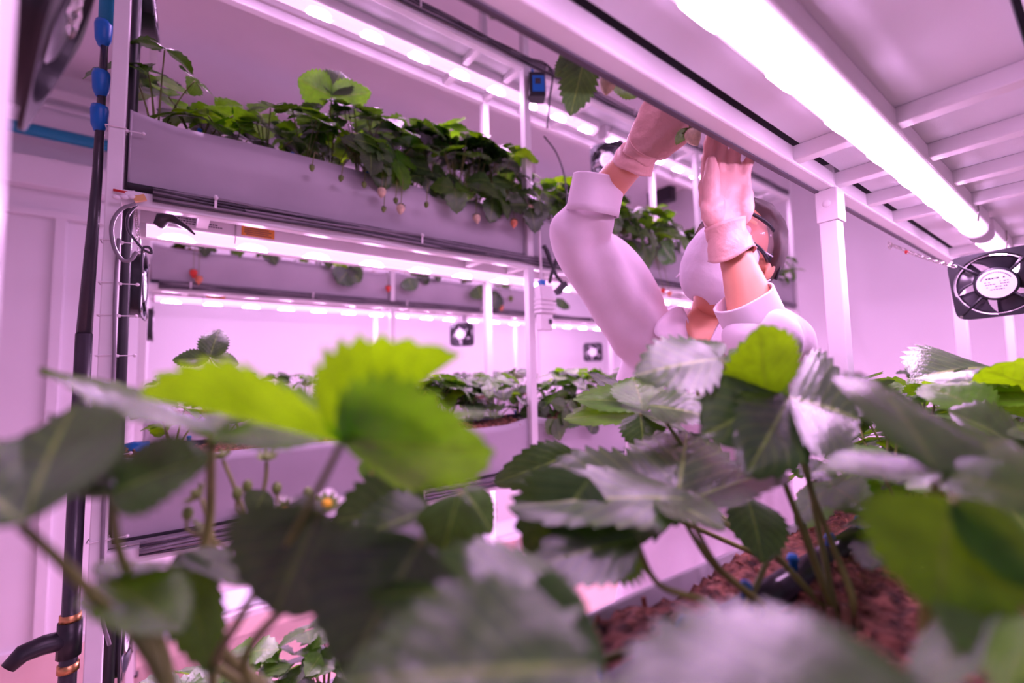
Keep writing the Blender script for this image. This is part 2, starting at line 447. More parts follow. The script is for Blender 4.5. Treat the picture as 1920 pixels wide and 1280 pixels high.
# ------------------------------------------------------------------ LED grow lights
def grow_light(label, x0, yc, z, length, sticker=False, lens='lens'):
    """z: underside of the shelf board"""
    T = thing('grow_light', label, 'grow light', (x0, yc, z), 'LED grow light tubes under the shelves')
    h = .030; w = .024; zl = z - h
    bevel(MB().box((x0, yc - w, zl), (x0 + length, yc + w, z)).build('housing', M['whiteplastic'], T), .003)
    n = 10

    def arc(xa, xb, r, zz):
        return MB().rings([[V((x, yc + r * math.cos(PI * .86 + PI * 1.28 * j / n), zz - .008 + r * .8 * math.sin(PI * .86 + PI * 1.28 * j / n))) for j in range(n + 1)] for x in (xa, xb)], caps=False, closed=False)
    arc(x0 + .012, x0 + length - .012, .0205, zl).build('lens', M[lens], T, True)
    for xa in (x0, x0 + length - .012):
        m = MB(); rr = []
        for x in (xa, xa + .012):
            rr.append([V((x, yc + .0225 * math.cos(PI + PI * j / n), zl - .008 + .0185 * math.sin(PI + PI * j / n))) for j in range(n + 1)] + [V((x, yc + .0225, zl)), V((x, yc - .0225, zl))])
        m.rings(rr, caps=True, closed=True).build('end_cap', M['whiteplastic'], T, False)
    k = int(length / .152)
    for i in range(k):
        xc = x0 + .07 + i * (length - .14) / (k - 1)
        c = MB(); rr = []
        for q in range(11):
            u = -1 + q / 5; hw = math.radians(64) * math.sqrt(max(.02, 1 - abs(u) ** 2.4))
            rr.append([V((xc + .035 * u, yc + .0213 * math.sin(-hw + 2 * hw * j / 6), zl - .0078 - .0213 * .8 * math.cos(-hw + 2 * hw * j / 6))) for j in range(7)])
        c.rings(rr, caps=False, closed=False).build('led_cluster', M['chip'], T, True)
    for i in (0.12, 0.9):
        xc = x0 + length * i
        MB().tube([(xc, yc - w - .002, z - .001), (xc, yc - w - .002, zl + .004), (xc, yc - .023, zl - .020)], .0014, 6).build('clip', M['metal'], T, True)
    if sticker:
        s = MB().box((x0 + .20, yc - w - .0009, zl + .005), (x0 + .275, yc - w + .001, zl + .031)).build('warning_sticker', M['orange'], T)
        s['label'] = 'orange warning sticker with dark print'
        q = MB()
        for i in range(4): q.box((x0 + .206 + .004 * (i == 0), yc - w - .0013, zl + .0085 + i * .005), (x0 + .268 - .006 * (i % 2), yc - w - .0005, zl + .0105 + i * .005))
        q.build('sticker_print', M['ink'], s)
        q = MB(); rnd = random.Random(3)
        for i, (zq, xa, xb) in enumerate(((.0235, .035, .115), (.018, .045, .15), (.0125, .085, .155))):
            x = xa
            while x < xb:
                wd = rnd.uniform(.002, .006); q.box((x0 + x, yc - w - .0006, zl + zq), (x0 + x + wd, yc - w + .001, zl + zq + .0028)); x += wd + .0014
        q.build('rating_print', M['ink'], T)
    return T


for r, (yc, lips, nm) in enumerate((((LY0 + LY1) / 2, L_LIPS, RACKN[0]), (.190, R_LIPS, RACKN[1]), ((BY0 + BY1) / 2, B_LIPS, RACKN[2]))):
    for l in (1, 2, 3):
        for bay in range(2):
            if r == 2 and l == 1 and bay == 1: continue
            x0 = [-.055, 1.545][bay] if r != 1 else [-.02, 1.60][bay]
            grow_light('pink LED tube, %s of %s, %s' % (['lower shelf', 'middle shelf', 'top shelf'][l - 1], nm, ['nearer the first post', 'nearer the end wall'][bay]),
                       x0, yc, lips[l] + (.028 if r != 1 else .0275), [1.56, 1.50][bay], sticker=(bay == 0 and l == 2 and r != 1), lens='lensbright' if r == 1 else 'lens')


# ------------------------------------------------------------------ strawberry leaves
def leaflet(mb, base, A, N, ln, hw, droop=0.15, fold=0.25, wave=0.02, rows=18, cols=6, teeth=0.10, seed=0, tip=0.0, back=0.0, bside=-1):
    """one toothed leaflet; A: along, N: upper side, hw: half width"""
    rnd = random.Random(seed)
    A = A.normalized(); N = (N - A * N.dot(A)).normalized(); B = N.cross(A)
    vs = []; uvs = []
    ph = rnd.uniform(0, 6); k_ = max(2, round(rows / 9))
    for i in range(rows + 1):
        t = i / rows
        prof = (math.sin(PI * min(1, t ** 0.82 * 0.985 + .004))) ** 0.62
        if t < .18: prof *= 0.72 + .28 * (t / .18)
        for j in range(-cols, cols + 1):
            s = j / cols
            tooth = 0.0; ta = 0.0
            if abs(j) == cols and t > .14:
                q = (i % k_) / (k_ - 1)
                tooth = teeth * (1.5 * q - .6) * (.85 + .3 * rnd.random()); ta = .022 * q
            y = hw * prof * s * (1 + tooth)
            # the rim of the blade runs ahead of the midrib so that the tip is rounded
            x = ln * (t + ta - .06 * s * s * (t ** 2) * .6)
            if i == rows and abs(j) < cols and j % 2: x += ln * teeth * .2
            z = -droop * ln * t * t + fold * abs(y) * (1 - .45 * abs(s)) - tip * ln * max(0, t - .6) ** 2 * 4
            z += wave * ln * math.sin(t * 9 + ph + abs(s) * 2.0) * s * s + .010 * ln * (abs(math.sin((t - .34 * abs(s) - .10 * s * s) * 21)) ** .7 - .6) * (1.1 - abs(s)) * min(1, abs(s) * 5)
            if back and s * bside > 0:
                z -= abs(y) * math.sin(back); y *= math.cos(back)
            vs.append(base + A * x + B * y + N * z); uvs.append((t, s * .5 + .5))
    w = 2 * cols + 1
    fs = [(i * w + j, (i + 1) * w + j, (i + 1) * w + j + 1, i * w + j + 1)[::-1] for i in range(rows) for j in range(w - 1)]
    mb.add(vs, fs, uvs)


def trifoliate(mb, hub, fwd, N, size, rnd, rows=12, cols=3, spread=1.75, droop=.22, fold=.3):
    fwd = (fwd - N * fwd.dot(N)).normalized()
    for k, a in enumerate((0, spread, -spread)):
        q = Quaternion(N, a + rnd.uniform(-.12, .12)); d = q @ fwd
        n2 = (N + V((rnd.uniform(-.25, .25), rnd.uniform(-.25, .25), rnd.uniform(-.1, .1)))).normalized()
        leaflet(mb, hub + d * size * .05, d, n2, size * (1 if k == 0 else .92) * rnd.uniform(.92, 1.08), size * .43 * rnd.uniform(.92, 1.08), droop * rnd.uniform(.4, 1.7), fold * rnd.uniform(.3, 1.4), .025, rows, cols, .11, rnd.random())


def petiole_pts(a, c, bow=.25, n=7):
    a = V(a); c = V(c); m = a.lerp(c, .5); d = c - a
    m = m + V((-d.x * bow, -d.y * bow, abs(d.length) * bow * .6))
    return [a * (1 - t) ** 2 + m * (2 * t * (1 - t)) + c * t * t for t in [i / n for i in range(n + 1)]]


def berry(parent, pos, axis, r, kind='berry', label=None, stalk=None):
    """hanging fruit; axis points from the calyx to the tip"""
    axis = axis.normalized(); a = axis.orthogonal().normalized(); b = axis.cross(a)
    m = MB(); rings = []
    for i in range(13):
        t = i / 12; rr = r * (math.sin(PI * min(.999, (t * .94 + .06)) ** .72) ** .8) * (1 - .12 * t)
        rings.append([pos + axis * (t * r * 2.5) + a * (rr * math.cos(2 * PI * j / 16)) + b * (rr * math.sin(2 * PI * j / 16)) for j in range(16)])
    m.rings(rings)
    o = m.build('strawberry', M[kind], parent, True)
    if label: o['label'] = label
    c = MB()
    for j in range(8):
        d = a * math.cos(2 * PI * j / 8) + b * math.sin(2 * PI * j / 8); s = d.cross(axis)
        p0 = pos + axis * (-.02 * r)
        c.add([p0 - s * r * .22, p0 + s * r * .22, p0 + d * r * .7 + s * r * .26 + axis * r * .16, p0 + d * r * 1.15 + axis * r * .1, p0 + d * r * .7 - s * r * .26 + axis * r * .16], [(0, 1, 2, 3, 4)])
    c.build('calyx', M['calyx'], o, False)
    if stalk is not None:
        MB().tube(catmull([V(stalk), V(stalk).lerp(pos, .5) + V((0, 0, .02)), pos], 6), .0011, 6).build('stalk', M['stem'], o, True)
    return o


def plant(label, loc, n, hmin, hmax, size, seed, lean=V((0, 0, 0)), group=None, material='leaf', rows=12, cols=3, spreadr=.11, amin=0.0, drop=0, xlim=None):
    rnd = random.Random(seed); loc = V(loc)
    P = thing('strawberry_plant', label, 'strawberry plant', loc, group)
    c = MB()
    for i in range(7):
        a = rnd.uniform(0, 6.28); c.tube([loc + V((math.cos(a) * .006, math.sin(a) * .006, -.012)), loc + V((math.cos(a) * .012, math.sin(a) * .012, .018 + rnd.random() * .012))], [.006, .003], 6)
    c.build('crown', M['crown'], P, True)
    for i in range(n):
        a = 2 * PI * (i + rnd.uniform(-.35, .35)) / n + seed
        q = (i + .5) / n; h = hmin + (hmax - hmin) * rnd.random() ** .8
        rr = spreadr * rnd.uniform(.35, 1.1) * (1.15 - .6 * (h - hmin) / max(1e-3, hmax - hmin))
        d = V((math.cos(a), math.sin(a), 0))
        hub = loc + d * rr + V((0, 0, h)) + lean * rnd.uniform(.3, 1.0)
        if i < drop:       # leaves that hang over the rim
            hub = loc + lean.normalized() * rnd.uniform(.10, .135) + V((rnd.uniform(-.09, .09), 0, rnd.uniform(.015, .095)))
            d = (lean.normalized() * .45 + V((rnd.uniform(-.4, .4), 0, -.8))).normalized()
            N = (lean.normalized() + V((rnd.uniform(-.3, .3), 0, .45))).normalized()
        else:
            tl = rnd.uniform(.1, .55)
            N = (V((0, 0, 1)) + d * tl * .8 + V((rnd.uniform(-.3, .3), rnd.uniform(-.3, .3), 0)) + lean * 2).normalized()
        m = MB()
        trifoliate(m, hub, d + V((0, 0, -.2)), N, size * rnd.uniform(.72, 1.12), rnd, rows, cols)
        m.cur = 1
        m.tube(petiole_pts(loc + d * .006 + V((0, 0, .008)), hub, .2), [.0021] * 4 + [.0015] * 4, 6)
        mt = material if rnd.random() > .22 else ('leafdark' if rnd.random() > .35 else 'leafbright')
        m.build('leaf', [M[mt], M['stem']], P, True)
    return P


def px_of(p):
    d = p.dot(CF)
    return 960 + F_PX * p.dot(CR) / d, 640 - F_PX * p.dot(CU) / d


def row(xs, ylo, yhi, z, n, sizes, heights, leans, seed, wherefmt, group, materials=('leaf',), drop=0, rows=10, cols=3, spread=.10, dropfrom=0):
    rnd = random.Random(seed); out = []
    for i, x in enumerate(xs):
        y = rnd.uniform(ylo, yhi)
        hm = heights[min(i, len(heights) - 1)]; sz = sizes[min(i, len(sizes) - 1)]; nn = n[min(i, len(n) - 1)]
        out.append(plant(wherefmt % ORD[i], (x, y, z), nn, hm[0], hm[1], sz, seed * 31 + i, leans, group, materials[i % len(materials)], rows, cols, spread, drop=(drop if i >= dropfrom else 0)))
    return out


FR = V((0, -.03, 0))
# upper trough of the rack behind the person
up1 = row([-.03, .05, .13, .20, .29, .365, .44, .52, .60, .68, .76, .84, .92], 1.29, 1.37, LZ[2] - .012,
          [6, 6, 7, 6, 7, 9, 10, 11, 12, 12, 12, 12, 12], [.075, .07, .065, .07, .08, .084, .084, .086], [(.07, .20), (.06, .15), (.05, .13), (.06, .15), (.07, .17), (.08, .21), (.09, .23), (.10, .25), (.10, .26)], FR, 11,
          '%s strawberry plant from the black pipes on the upper trough behind the person', None, ('leafdark', 'leaf', 'leafdark'), drop=2, dropfrom=6)
row([1.10, 1.22, 1.34, 1.46, 1.58, 1.70, 1.82, 1.94], 1.28, 1.38, LZ[2] - .012, [11], [.075], [(.05, .21)], FR, 12,
    '%s strawberry plant beyond the middle post on the upper trough behind the person', None, ('leaf', 'leafdark'), drop=2)
row([2.2, 2.38, 2.56, 2.74, 2.92, 3.05], 1.28, 1.38, LZ[2] - .012, [11], [.075], [(.05, .20)], FR, 13,
    '%s strawberry plant from the third post on the upper trough behind the person', None, ('leafdark', 'leaf'), drop=2)
# middle troughs
row([.02, .12, .42, .52, .60, .68, .76, .84, .92], 1.30, 1.40, LZ[1] - .012, [5, 6, 5, 8, 10, 11, 11, 11, 11], [.055, .06, .05, .06, .07], [(.05, .13), (.06, .17), (.04, .08), (.05, .12), (.06, .18)], FR * .3, 14,
    '%s strawberry plant from the black pipes on the middle trough behind the person', None, ('leaf', 'leafdark', 'leaf'))
row([1.08, 1.18, 1.28, 1.38, 1.50, 1.62, 1.74, 1.86, 1.98], 1.29, 1.40, LZ[1] - .012, [11], [.068], [(.05, .19)], FR, 15,
    '%s strawberry plant beyond the middle post on the middle trough behind the person', None, ('leafdark', 'leaf'), drop=2)
row([0.05, .2, .36, .5, .64, .78, .92], 1.28, 1.38, LZ[0] - .012, [11], [.08], [(.09, .25)], FR, 16,
    '%s strawberry plant from the black pipes on the lowest trough behind the person', None, ('leaf',))
row([.02, .16, .30, .44, .58, .72, .86], 2.52, 2.62, BZ[1] - .012, [9], [.06], [(.05, .18)], FR, 17,
    '%s strawberry plant from the black pipes on the middle trough of the farthest rack', None, ('leaf', 'leafdark'), rows=8, cols=2)
row([1.08, 1.22, 1.36, 1.50, 1.64, 1.78, 1.92], 2.52, 2.62, BZ[1] - .012, [9], [.06], [(.05, .18)], FR, 18,
    '%s strawberry plant beyond the middle post on the middle trough of the farthest rack', None, ('leaf', 'leafdark'), rows=8, cols=2)
upb = row([.10, .25, .44, .63, .85], 2.50, 2.56, BZ[2] - .012, [8], [.065], [(.04, .15)], FR, 19,
          '%s strawberry plant from the black pipes on the upper trough of the farthest rack', None, ('leafdark', 'leaf'), drop=1, rows=8, cols=2)
row([1.12, 1.32, 1.55, 1.8], 2.50, 2.56, BZ[2] - .012, [8], [.06], [(.04, .15)], FR, 20,
    '%s strawberry plant beyond the middle post on the upper trough of the farthest rack', None, ('leafdark', 'leaf'), drop=1, rows=8, cols=2)
# the nearest rack beyond the foreground plants
row([.60, .74, .86, .95], .10, .24, RZ[1] - .012, [8, 9, 10, 10], [.055, .06], [(.06, .15), (.08, .18), (.10, .22)], V((0, .01, 0)), 21,
    '%s strawberry plant before the front post, behind the blurred leaves of the nearest rack', None, ('leaf', 'leafbright'), rows=16, cols=4)
row([1.08, 1.2, 1.32, 1.46, 1.6, 1.75, 1.9, 2.0], .10, .25, RZ[1] - .012, [10], [.062], [(.10, .225)], V((0, .01, 0)), 22,
    '%s strawberry plant past the front post on the middle trough of the nearest rack', None, ('leaf', 'leaf', 'leafdark'))
row([.02, .22, .42, .62, .82], .14, .26, RZ[0] - .012, [9], [.06], [(.05, .15)], V((0, .03, 0)), 23,
    '%s strawberry plant on the lowest trough of the nearest rack', None, ('leaf',))
rup = row([.30, .46, .62, .78, .92, 1.15, 1.35, 1.55], .20, .27, RZ[2] - .012, [7], [.055], [(.04, .13)], V((0, .03, 0)), 24,
          '%s strawberry plant on the upper trough over the nearest shelf board', None, ('leaf', 'leafdark'))
# fruit that hangs over the rims
for i, (px, py, k) in enumerate(((716, 352, 'berry'), (752, 384, 'berry'), (893, 402, 'berry'), (964, 412, 'berrypink'), (1012, 402, 'berry'), (683, 342, 'calyx'), (720, 388, 'calyx'), (742, 372, 'calyx'), (640, 330, 'calyx'), (585, 310, 'calyx'), (995, 385, 'berry'), (800, 380, 'calyx'))):
    p = at_y(px, py, 1.178)
    par = min(up1, key=lambda o: abs(o.location.x - p.x))
    berry(par, p, V((random.uniform(-.2, .2), -.1, -1)), .0125 if k != 'calyx' else .007, k, 'pale unripe strawberry' if k == 'berry' else None, V((p.x + .02, 1.205, LZ[2] + .012)))
for px, py, k in ((363, 505, 'berryred'), (373, 517, 'berrypink'), (728, 535, 'berryred'), (940, 572, 'berrypink'), (958, 555, 'calyx')):
    p = at_y(px, py, 2.40)
    par = min(upb, key=lambda o: abs(o.location.x - p.x))
    berry(par, p, V((0, 0, -1)), .016, k, None, V((p.x, 2.425, BZ[2] + .01)))


# ------------------------------------------------------------------ fans
def fan(label, loc, axis, size, roll=0.0, light_label=True):
    axis = V(axis).normalized(); q = axis.to_track_quat('Z', 'Y') @ Quaternion((0, 0, 1), roll)
    T = thing('axial_fan', label, 'fan', loc, 'black axial fans hung in the racks', rot=q)
    s = size / 2; r = s * .94; dz = size * .14; n = 64; rc = s * .16

    def sq(k):
        a = 2 * PI * k / n; c, si = math.cos(a), math.sin(a)
        # rounded square outline
        m = (abs(c) ** 8 + abs(si) ** 8) ** (-1 / 8)
        return V((c * m * s, si * m * s, 0))
    O = [sq(k) for k in range(n)]; I = [V((r * math.cos(2 * PI * k / n), r * math.sin(2 * PI * k / n), 0)) for k in range(n)]
    up = V((0, 0, dz)); fl = V((0, 0, dz * .82))
    MB().rings([[p + up for p in I], [p + up for p in O], [p + fl for p in O], [I[k].lerp(O[k], .35) + fl for k in range(n)], [I[k].lerp(O[k], .35) - fl for k in range(n)], [p - fl for p in O], [p - up for p in O], [p - up for p in I], [p * .97 for p in I], [p + up for p in I]], caps=False).build('frame', M['black'], T, False)
    hub_r = size * .25
    ring = lambda rad, z: [V((rad * math.cos(2 * PI * k / 40), rad * math.sin(2 * PI * k / 40), z)) for k in range(40)]
    MB().rings([ring(hub_r * .9, -dz * .9), ring(hub_r, -dz * .8), ring(hub_r, dz * .86), ring(hub_r * .93, dz * .98)]).build('motor_hub', M['black'], T, True)
    b = MB()
    for k in range(5):
        a0 = 2 * PI * k / 5
        rr = []
        for i in range(7):
            t = i / 6; rad = hub_r * .95 + (r * .95 - hub_r * .95) * t; w = .42 + .22 * t; row_ = []
            for j in range(7):
                u = j / 6 - .5; a = a0 + u * w * 2 + .25 * t
                row_.append(V((rad * math.cos(a), rad * math.sin(a), dz * (.75 * u * 1.2) * (1 - .25 * t) - dz * .1)))
            rr.append(row_)
        fr = [row_ + [p - V((0, 0, .0016)) for p in reversed(row_)] for row_ in rr]
        b.rings(fr)
    b.build('impeller', M['pipe'], T, True)
    for k in range(4):
        a = PI / 4 + k * PI / 2; d = V((math.cos(a), math.sin(a), 0))
        m = MB().tube([d * hub_r * .9 + V((0, 0, dz * .8)), d * r * .75 + V((0, 0, dz * .82)), d * (s * 1.18) + V((0, 0, dz * .95))], [(.0035, .003), (.003, .003), (.003, .003)], 8)
        m.build('strut', M['black'], T, True)
        e = d * s * 1.24
        MB().tube([e + V((0, 0, dz)), e + V((0, 0, dz + .002))], .0032, 10).build('screw', M['metal'], T)
    if light_label:
        L = MB().rings([ring(hub_r * .86, dz * .97), ring(hub_r * .86, dz * 1.03)]).build('label', M['label'], T)
        L['label'] = 'round white maker label with small dark print'
        pr = MB(); rnd = random.Random(5); z0 = dz * 1.03
        for yy, hw, th in ((.30, .42, .085), (.10, .50, .045), (-.04, .48, .05), (-.20, .44, .05), (-.36, .30, .05)):
            x = -hw
            while x < hw:
                w = rnd.uniform(.04, .12); 
                if rnd.random() > .22: pr.box((x * hub_r, yy * hub_r, z0 - .0004), ((x + w) * hub_r, (yy + th) * hub_r, z0 + .0003))
                x += w + .03
        for k in range(22):
            a = PI * .14 + PI * .72 * k / 21; c = V((math.cos(a), math.sin(a), 0)) * hub_r * .70 + V((0, 0, z0))
            pr.cbox(c, V((-math.sin(a), math.cos(a), 0)), V((math.cos(a), math.sin(a), 0)), V((0, 0, 1)), hub_r * .045, hub_r * .075, .0006)
        pr.build('label_print', M['ink'], L)
    return T


fpos = at(1868, 532, 1.06)
fan('big black fan with round white label, hung below the nearest shelf board by a chain', fpos, -ray(1868, 532) + V((0, 0, .03)), .150, roll=.06)
f2 = at_y(1140, 302, 1.32); fan('black fan with white label above the raised sleeve, at the end of a bright tube', f2, (-.9, -.55, -.10), .150)
f3 = at_y(1436, 421, 1.36); fan('black fan beside the head of the person, far end of the upper trough', f3, (-.9, -.35, 0), .150)
f4 = at_y(866, 627, 2.55); fan('small-looking black fan under the farthest tube, by the middle post', f4, (-.8, -.6, 0), .150)
f5 = at_y(250, 535, 1.345); fan('black fan seen edge-on below the middle shelf, beside the first post', f5, (1, -.05, 0), .150)
f6 = at_y(270, 8, 1.345); fan('black fan seen edge-on at the very top beside the first post', f6, (1, -.08, .1), .150)
f7 = at_y(276, 608, 2.57); fan('black fan of the farthest rack seen edge-on past the first post', f7, (1, 0, 0), .150)
f8 = at_y(216, 1195, 1.345); fan('black fan seen edge-on beside the first post near the floor', f8, (1, -.1, 0), .150)
f9 = at(66, 10, .37); fan('blurred black fan close to the lens in the upper left corner', f9, (-1, -.16, .28), .150, roll=.35)
f10 = at_y(1112, 660, 2.57); fan('black fan half behind the sleeve under the farthest tube', f10, (-.8, -.6, 0), .150)
f11 = at_y(1240, 366, 2.35)
T = thing('wall_ventilator', 'dark ventilator box on a bracket behind the raised arms, above the plants', 'ventilator', f11)
bevel(MB().box(f11 - V((.05, .12, .085)), f11 + V((.05, .12, .085))).build('housing', M['black'], T), .02)
MB().box(f11 + V((.048, -.02, -.02)), V((WX, f11.y + .02, f11.z + .02))).build('bracket', M['paint'], T)


# ------------------------------------------------------------------ chains
def chain(label, a, b, sag, link=.012, hook=True, group='hanging chains'):
    a, b = V(a), V(b); T = thing('hanging_chain', label, 'chain', a, group)
    m = MB(); Ln = (b - a).length; n = max(3, int(Ln / (link * .72)))
    pts = [a.lerp(b, i / n) - V((0, 0, sag * math.sin(PI * i / n))) for i in range(n + 1)]
    for i in range(n):
        p, q = pts[i], pts[i + 1]; d = (q - p).normalized(); s = d.orthogonal().normalized()
        if i % 2: s = s.cross(d)
        c = (p + q) / 2; loop = []
        for k in range(13):
            t = 2 * PI * k / 12; loop.append(c + d * (link * .62 * math.cos(t)) + s * (link * .33 * math.sin(t)))
        m.tube(loop, link * .085, 5, False)
    m.build('links', M['metal'], T, True)
    if hook:
        c = a + V((0, 0, -.004)); lp = [c + V((math.cos(t) * .013, 0, math.sin(t) * .009)) for t in [2 * PI * k / 14 for k in range(15)]]
        MB().tube(lp, .0016, 6, False).build('carabiner', M['metal'], T, True)
    return T


ch = at_y(1668, 457, .345)
tc = chain('small steel chain clipped to the beam and holding the big fan', ch, at(1790, 500, 1.06), .004)
MB().ball(ch.lerp(at(1790, 500, 1.06), .28) - V((0, 0, .006)), (.005, .004, .005)).build('red_bead', M['red'], tc, True)
c1 = at_y(252, 375, 1.30); chain('short chain beside the first post, below the wire connectors', c1, at_y(262, 470, 1.30), 0, hook=False)
chain('thin chain holding the blurred fan in the upper left corner', at(150, -30, .36), at(132, 62, .36), 0, hook=False)
chain('chain holding the fan above the raised sleeve', at_y(1160, 200, 1.32), at_y(1138, 262, 1.32), 0, hook=False)
# ------------------------------------------------------------------ risers and pipes at the first post
T = thing('water_riser', 'dark water pipe standing left of the first post, with blue couplings and black elbow', 'pipe', (-.135, 1.235, FLOOR))
MB().tube([(-.130, 1.240, FLOOR), (-.130, 1.240, .10)], .0135, 12).build('lower_pipe', M['pipe'], T, True)
MB().tube([(-.130, 1.240, .10), (-.122, 1.240, .42), (-.120, 1.240, .76)], [.0125, .0085, .006], 12).build('upper_pipe', M['pipe'], T, True)
MB().tube([(-.120, 1.240, .755), (-.120, 1.240, 1.2)], .0125, 12).build('blue_pipe', M['teal'], T, True)
for z in (.735, .625, .55):
    MB().tube([(-.123, 1.240, z + .024), (-.123, 1.240, z + .014), (-.123, 1.240, z - .016), (-.123, 1.240, z - .03)], [.0135, .0155, .0135, .008], 14).build('coupling', M['blue'], T, True)
MB().tube([(-.130, 1.240, -.105), (-.130, 1.240, -.125), (-.130, 1.240, -.155)], [.018, .024, .022], 14).build('coupling', M['blue'], T, True)
for z in (-.435, -.525):
    MB().tube([(-.130, 1.240, z), (-.130, 1.240, z - .014)], .0165, 14).build('brass_ring', M['brass'], T, True)
e = MB().tube([(-.130, 1.240, -.448), (-.130, 1.240, -.512)], .0185, 12)
e.tube([(-.130, 1.240, -.48), (-.165, 1.235, -.478), (-.190, 1.225, -.480), (-.206, 1.22, -.496)], [.017, .017, .016, .012], 12)
e.build('elbow', M['black'], T, True)
tag(MB().tube([(-.0725, 1.265, FLOOR), (-.0725, 1.265, 1.5)], .0095, 10).build('cable_conduit', M['black'], None, True), 'black conduit running up right behind the first post', 'conduit')
# cable ties around the first post
for i, zz in enumerate((.52, .285, .20, .135, .055, -.03, -.14, -.30, -.42)):
    T = thing('cable_tie', '%s white cable tie from the top on the first post' % ORD[i], 'cable tie', (-.105, 1.2, zz), 'white cable ties on the first post')
    x0, x1, y0, y1 = -.109, -.0775, 1.1975, 1.228
    MB().tube([(x0, y0, zz), (x1, y0, zz + .002), (x1, y1, zz + .002), (x0, y1, zz), (x0, y0, zz)], .0013, 6).build('band', M['whiteplastic'], T)
    MB().cbox((x1 + .001, 1.205, zz), V((1, 0, 0)), V((0, 1, 0)), V((0, 0, 1)), .005, .006, .005).tube([(x1, 1.204, zz), (x1 + .026, 1.203, zz + .001)], .0011, 6).ball((x1 + .028, 1.203, zz + .001), .0035, None, 8, 6).build('tail', M['whiteplastic'], T)
tag(MB().tube(catmull([(-.081, 1.196, .29), (-.083, 1.194, .18), (-.080, 1.194, 0), (-.086, 1.195, -.2), (-.082, 1.196, -.42), (-.07, 1.21, -.5)], 8), .0032, 8).build('grey_cable', M['grey'], None, True), 'thin grey cable taped down the right edge of the first post', 'cable')
# loops of wire and connectors where the first post meets the middle shelf
k0 = at_y(262, 372, 1.185)
T = thing('wire_connector', 'bunch of wire connectors with a red strip and an orange block beside the first post', 'connector', k0)
MB().cbox(k0, V((.9, 0, .4)).normalized(), V((0, 1, 0)), V((-.4, 0, .9)).normalized(), .020, .010, .012).build('orange_block', M['brass'], T)
MB().cbox(k0 + V((-.014, .004, .006)), V((.9, 0, .4)).normalized(), V((0, 1, 0)), V((-.4, 0, .9)).normalized(), .016, .012, .011).build('clear_block', M['whiteplastic'], T)
MB().tube([k0 + V((-.042, .01, .012)), k0 + V((-.02, .006, .010)), k0 + V((-.008, .004, .006))], .0026, 6).build('red_strip', M['red'], T, True)
for i in range(3):
    MB().ball(k0 + V((-.036 + .012 * i, -.002, -.006 + .003 * i)), (.007, .005, .005)).build('crimp', M['whiteplastic'], T, True)
lp = [at_y(px, py, 1.180) for px, py in ((255, 382), (228, 392), (210, 420), (213, 460), (228, 486), (245, 487), (256, 472))]
tag(MB().tube(catmull(lp, 7), .0036, 8).build('looped_cable', M['grey'], None, True), 'looped grey cable hanging from the connectors in front of the first post', 'cable')
lp = [at_y(px, py, 1.188) for px, py in ((256, 384), (240, 405), (240, 430), (255, 452), (270, 468), (284, 474), (280, 464), (268, 463))]
tag(MB().tube(catmull(lp, 7), .0026, 8).build('looped_cable', M['pipe'], None, True), 'dark cable curling from the connectors to the start of the lit tube', 'cable')
# cable bundles along the shelf beams
for (y, z, x0, x1, lb) in ((1.193, .398, -.03, 3.1, 'along the middle shelf beam behind the person'), (1.193, -.322, -.03, 3.1, 'under the middle trough behind the person'), (2.412, .418, -.03, 3.0, 'along the middle shelf of the farthest rack'), (1.193, 1.118, -.03, 3.1, 'along the top shelf behind the person')):
    T = thing('cable_bundle', 'bundle of grey cables tied %s' % lb, 'cable', (x0, y, z), 'grey cable bundles on the shelf beams')
    rnd = random.Random(int(abs(z) * 1000))
    for k in range(6):
        pts = [(x0 + (x1 - x0) * i / 26, y + rnd.uniform(-.004, .002), z - .006 + .0046 * (k - 2.5) + rnd.uniform(-.003, .003)) for i in range(27)]
        MB().tube(catmull(pts, 3), .0034, 6).build('cable', M['grey'] if k % 2 else M['pipe'], T, True)
    for i in range(6):
        xx = x0 + .11 + i * .5
        MB().cbox((xx, y - .006, z), V((1, 0, 0)), V((0, 1, 0)), V((0, 0, 1)), .005, .003, .03).ball((xx, y - .009, z + .008), .005, None, 8, 6).build('tie', M['whiteplastic'], T)
# black rubber strip caught under the middle shelf
T = thing('black_strap', 'black rubber strap bunched under the middle shelf near the first post', 'strap', at_y(305, 408, 1.27))
pts = [at_y(px, py, 1.27) for px, py in ((296, 424), (304, 412), (318, 408), (336, 418), (352, 428), (366, 440))]
MB().tube(pts, [(.012, .004), (.018, .005), (.016, .005), (.008, .004), (.006, .003), (.002, .002)], 10).build('strap_body', M['black'], T, True)
# ------------------------------------------------------------------ power boxes on the middle post
b0 = at_y(1020, 575, 1.175)
T = thing('power_supply', 'white ribbed power box with a blue plug on the middle post', 'power supply', b0)
ex, ey, ez = V((1, 0, 0)), V((0, 1, 0)), V((0, 0, 1))
bevel(MB().cbox(b0 + V((0, 0, .030)), ex, ey, ez, .056, .036, .085).build('case', M['whiteplastic'], T), .004)
for i in range(4):
    bevel(MB().cbox(b0 + V((.003, -.002, .026 - i * .015)), ex, ey, ez, .066 + i * .001, .044, .010).build('rib', M['whiteplastic'], T), .002)
bevel(MB().cbox(b0 + V((.0, 0, -.053)), ex, ey, ez, .050, .034, .056).build('socket', M['whiteplastic'], T), .003)
MB().cbox(b0 + V((.012, -.018, -.052)), ex, ey, ez, .013, .003, .016).build('socket_hole', M['black'], T)
MB().cbox(b0 + V((-.008, 0, .080)), ex, ey, ez, .020, .018, .020).build('plug', M['blue'], T)
MB().tube(catmull([b0 + V((-.008, 0, .088)), b0 + V((-.010, 0, .15)), b0 + V((-.016, -.004, .21)), b0 + V((-.014, 0, .34))], 6), .0045, 8).build('cord', M['whiteplastic'], T, True)
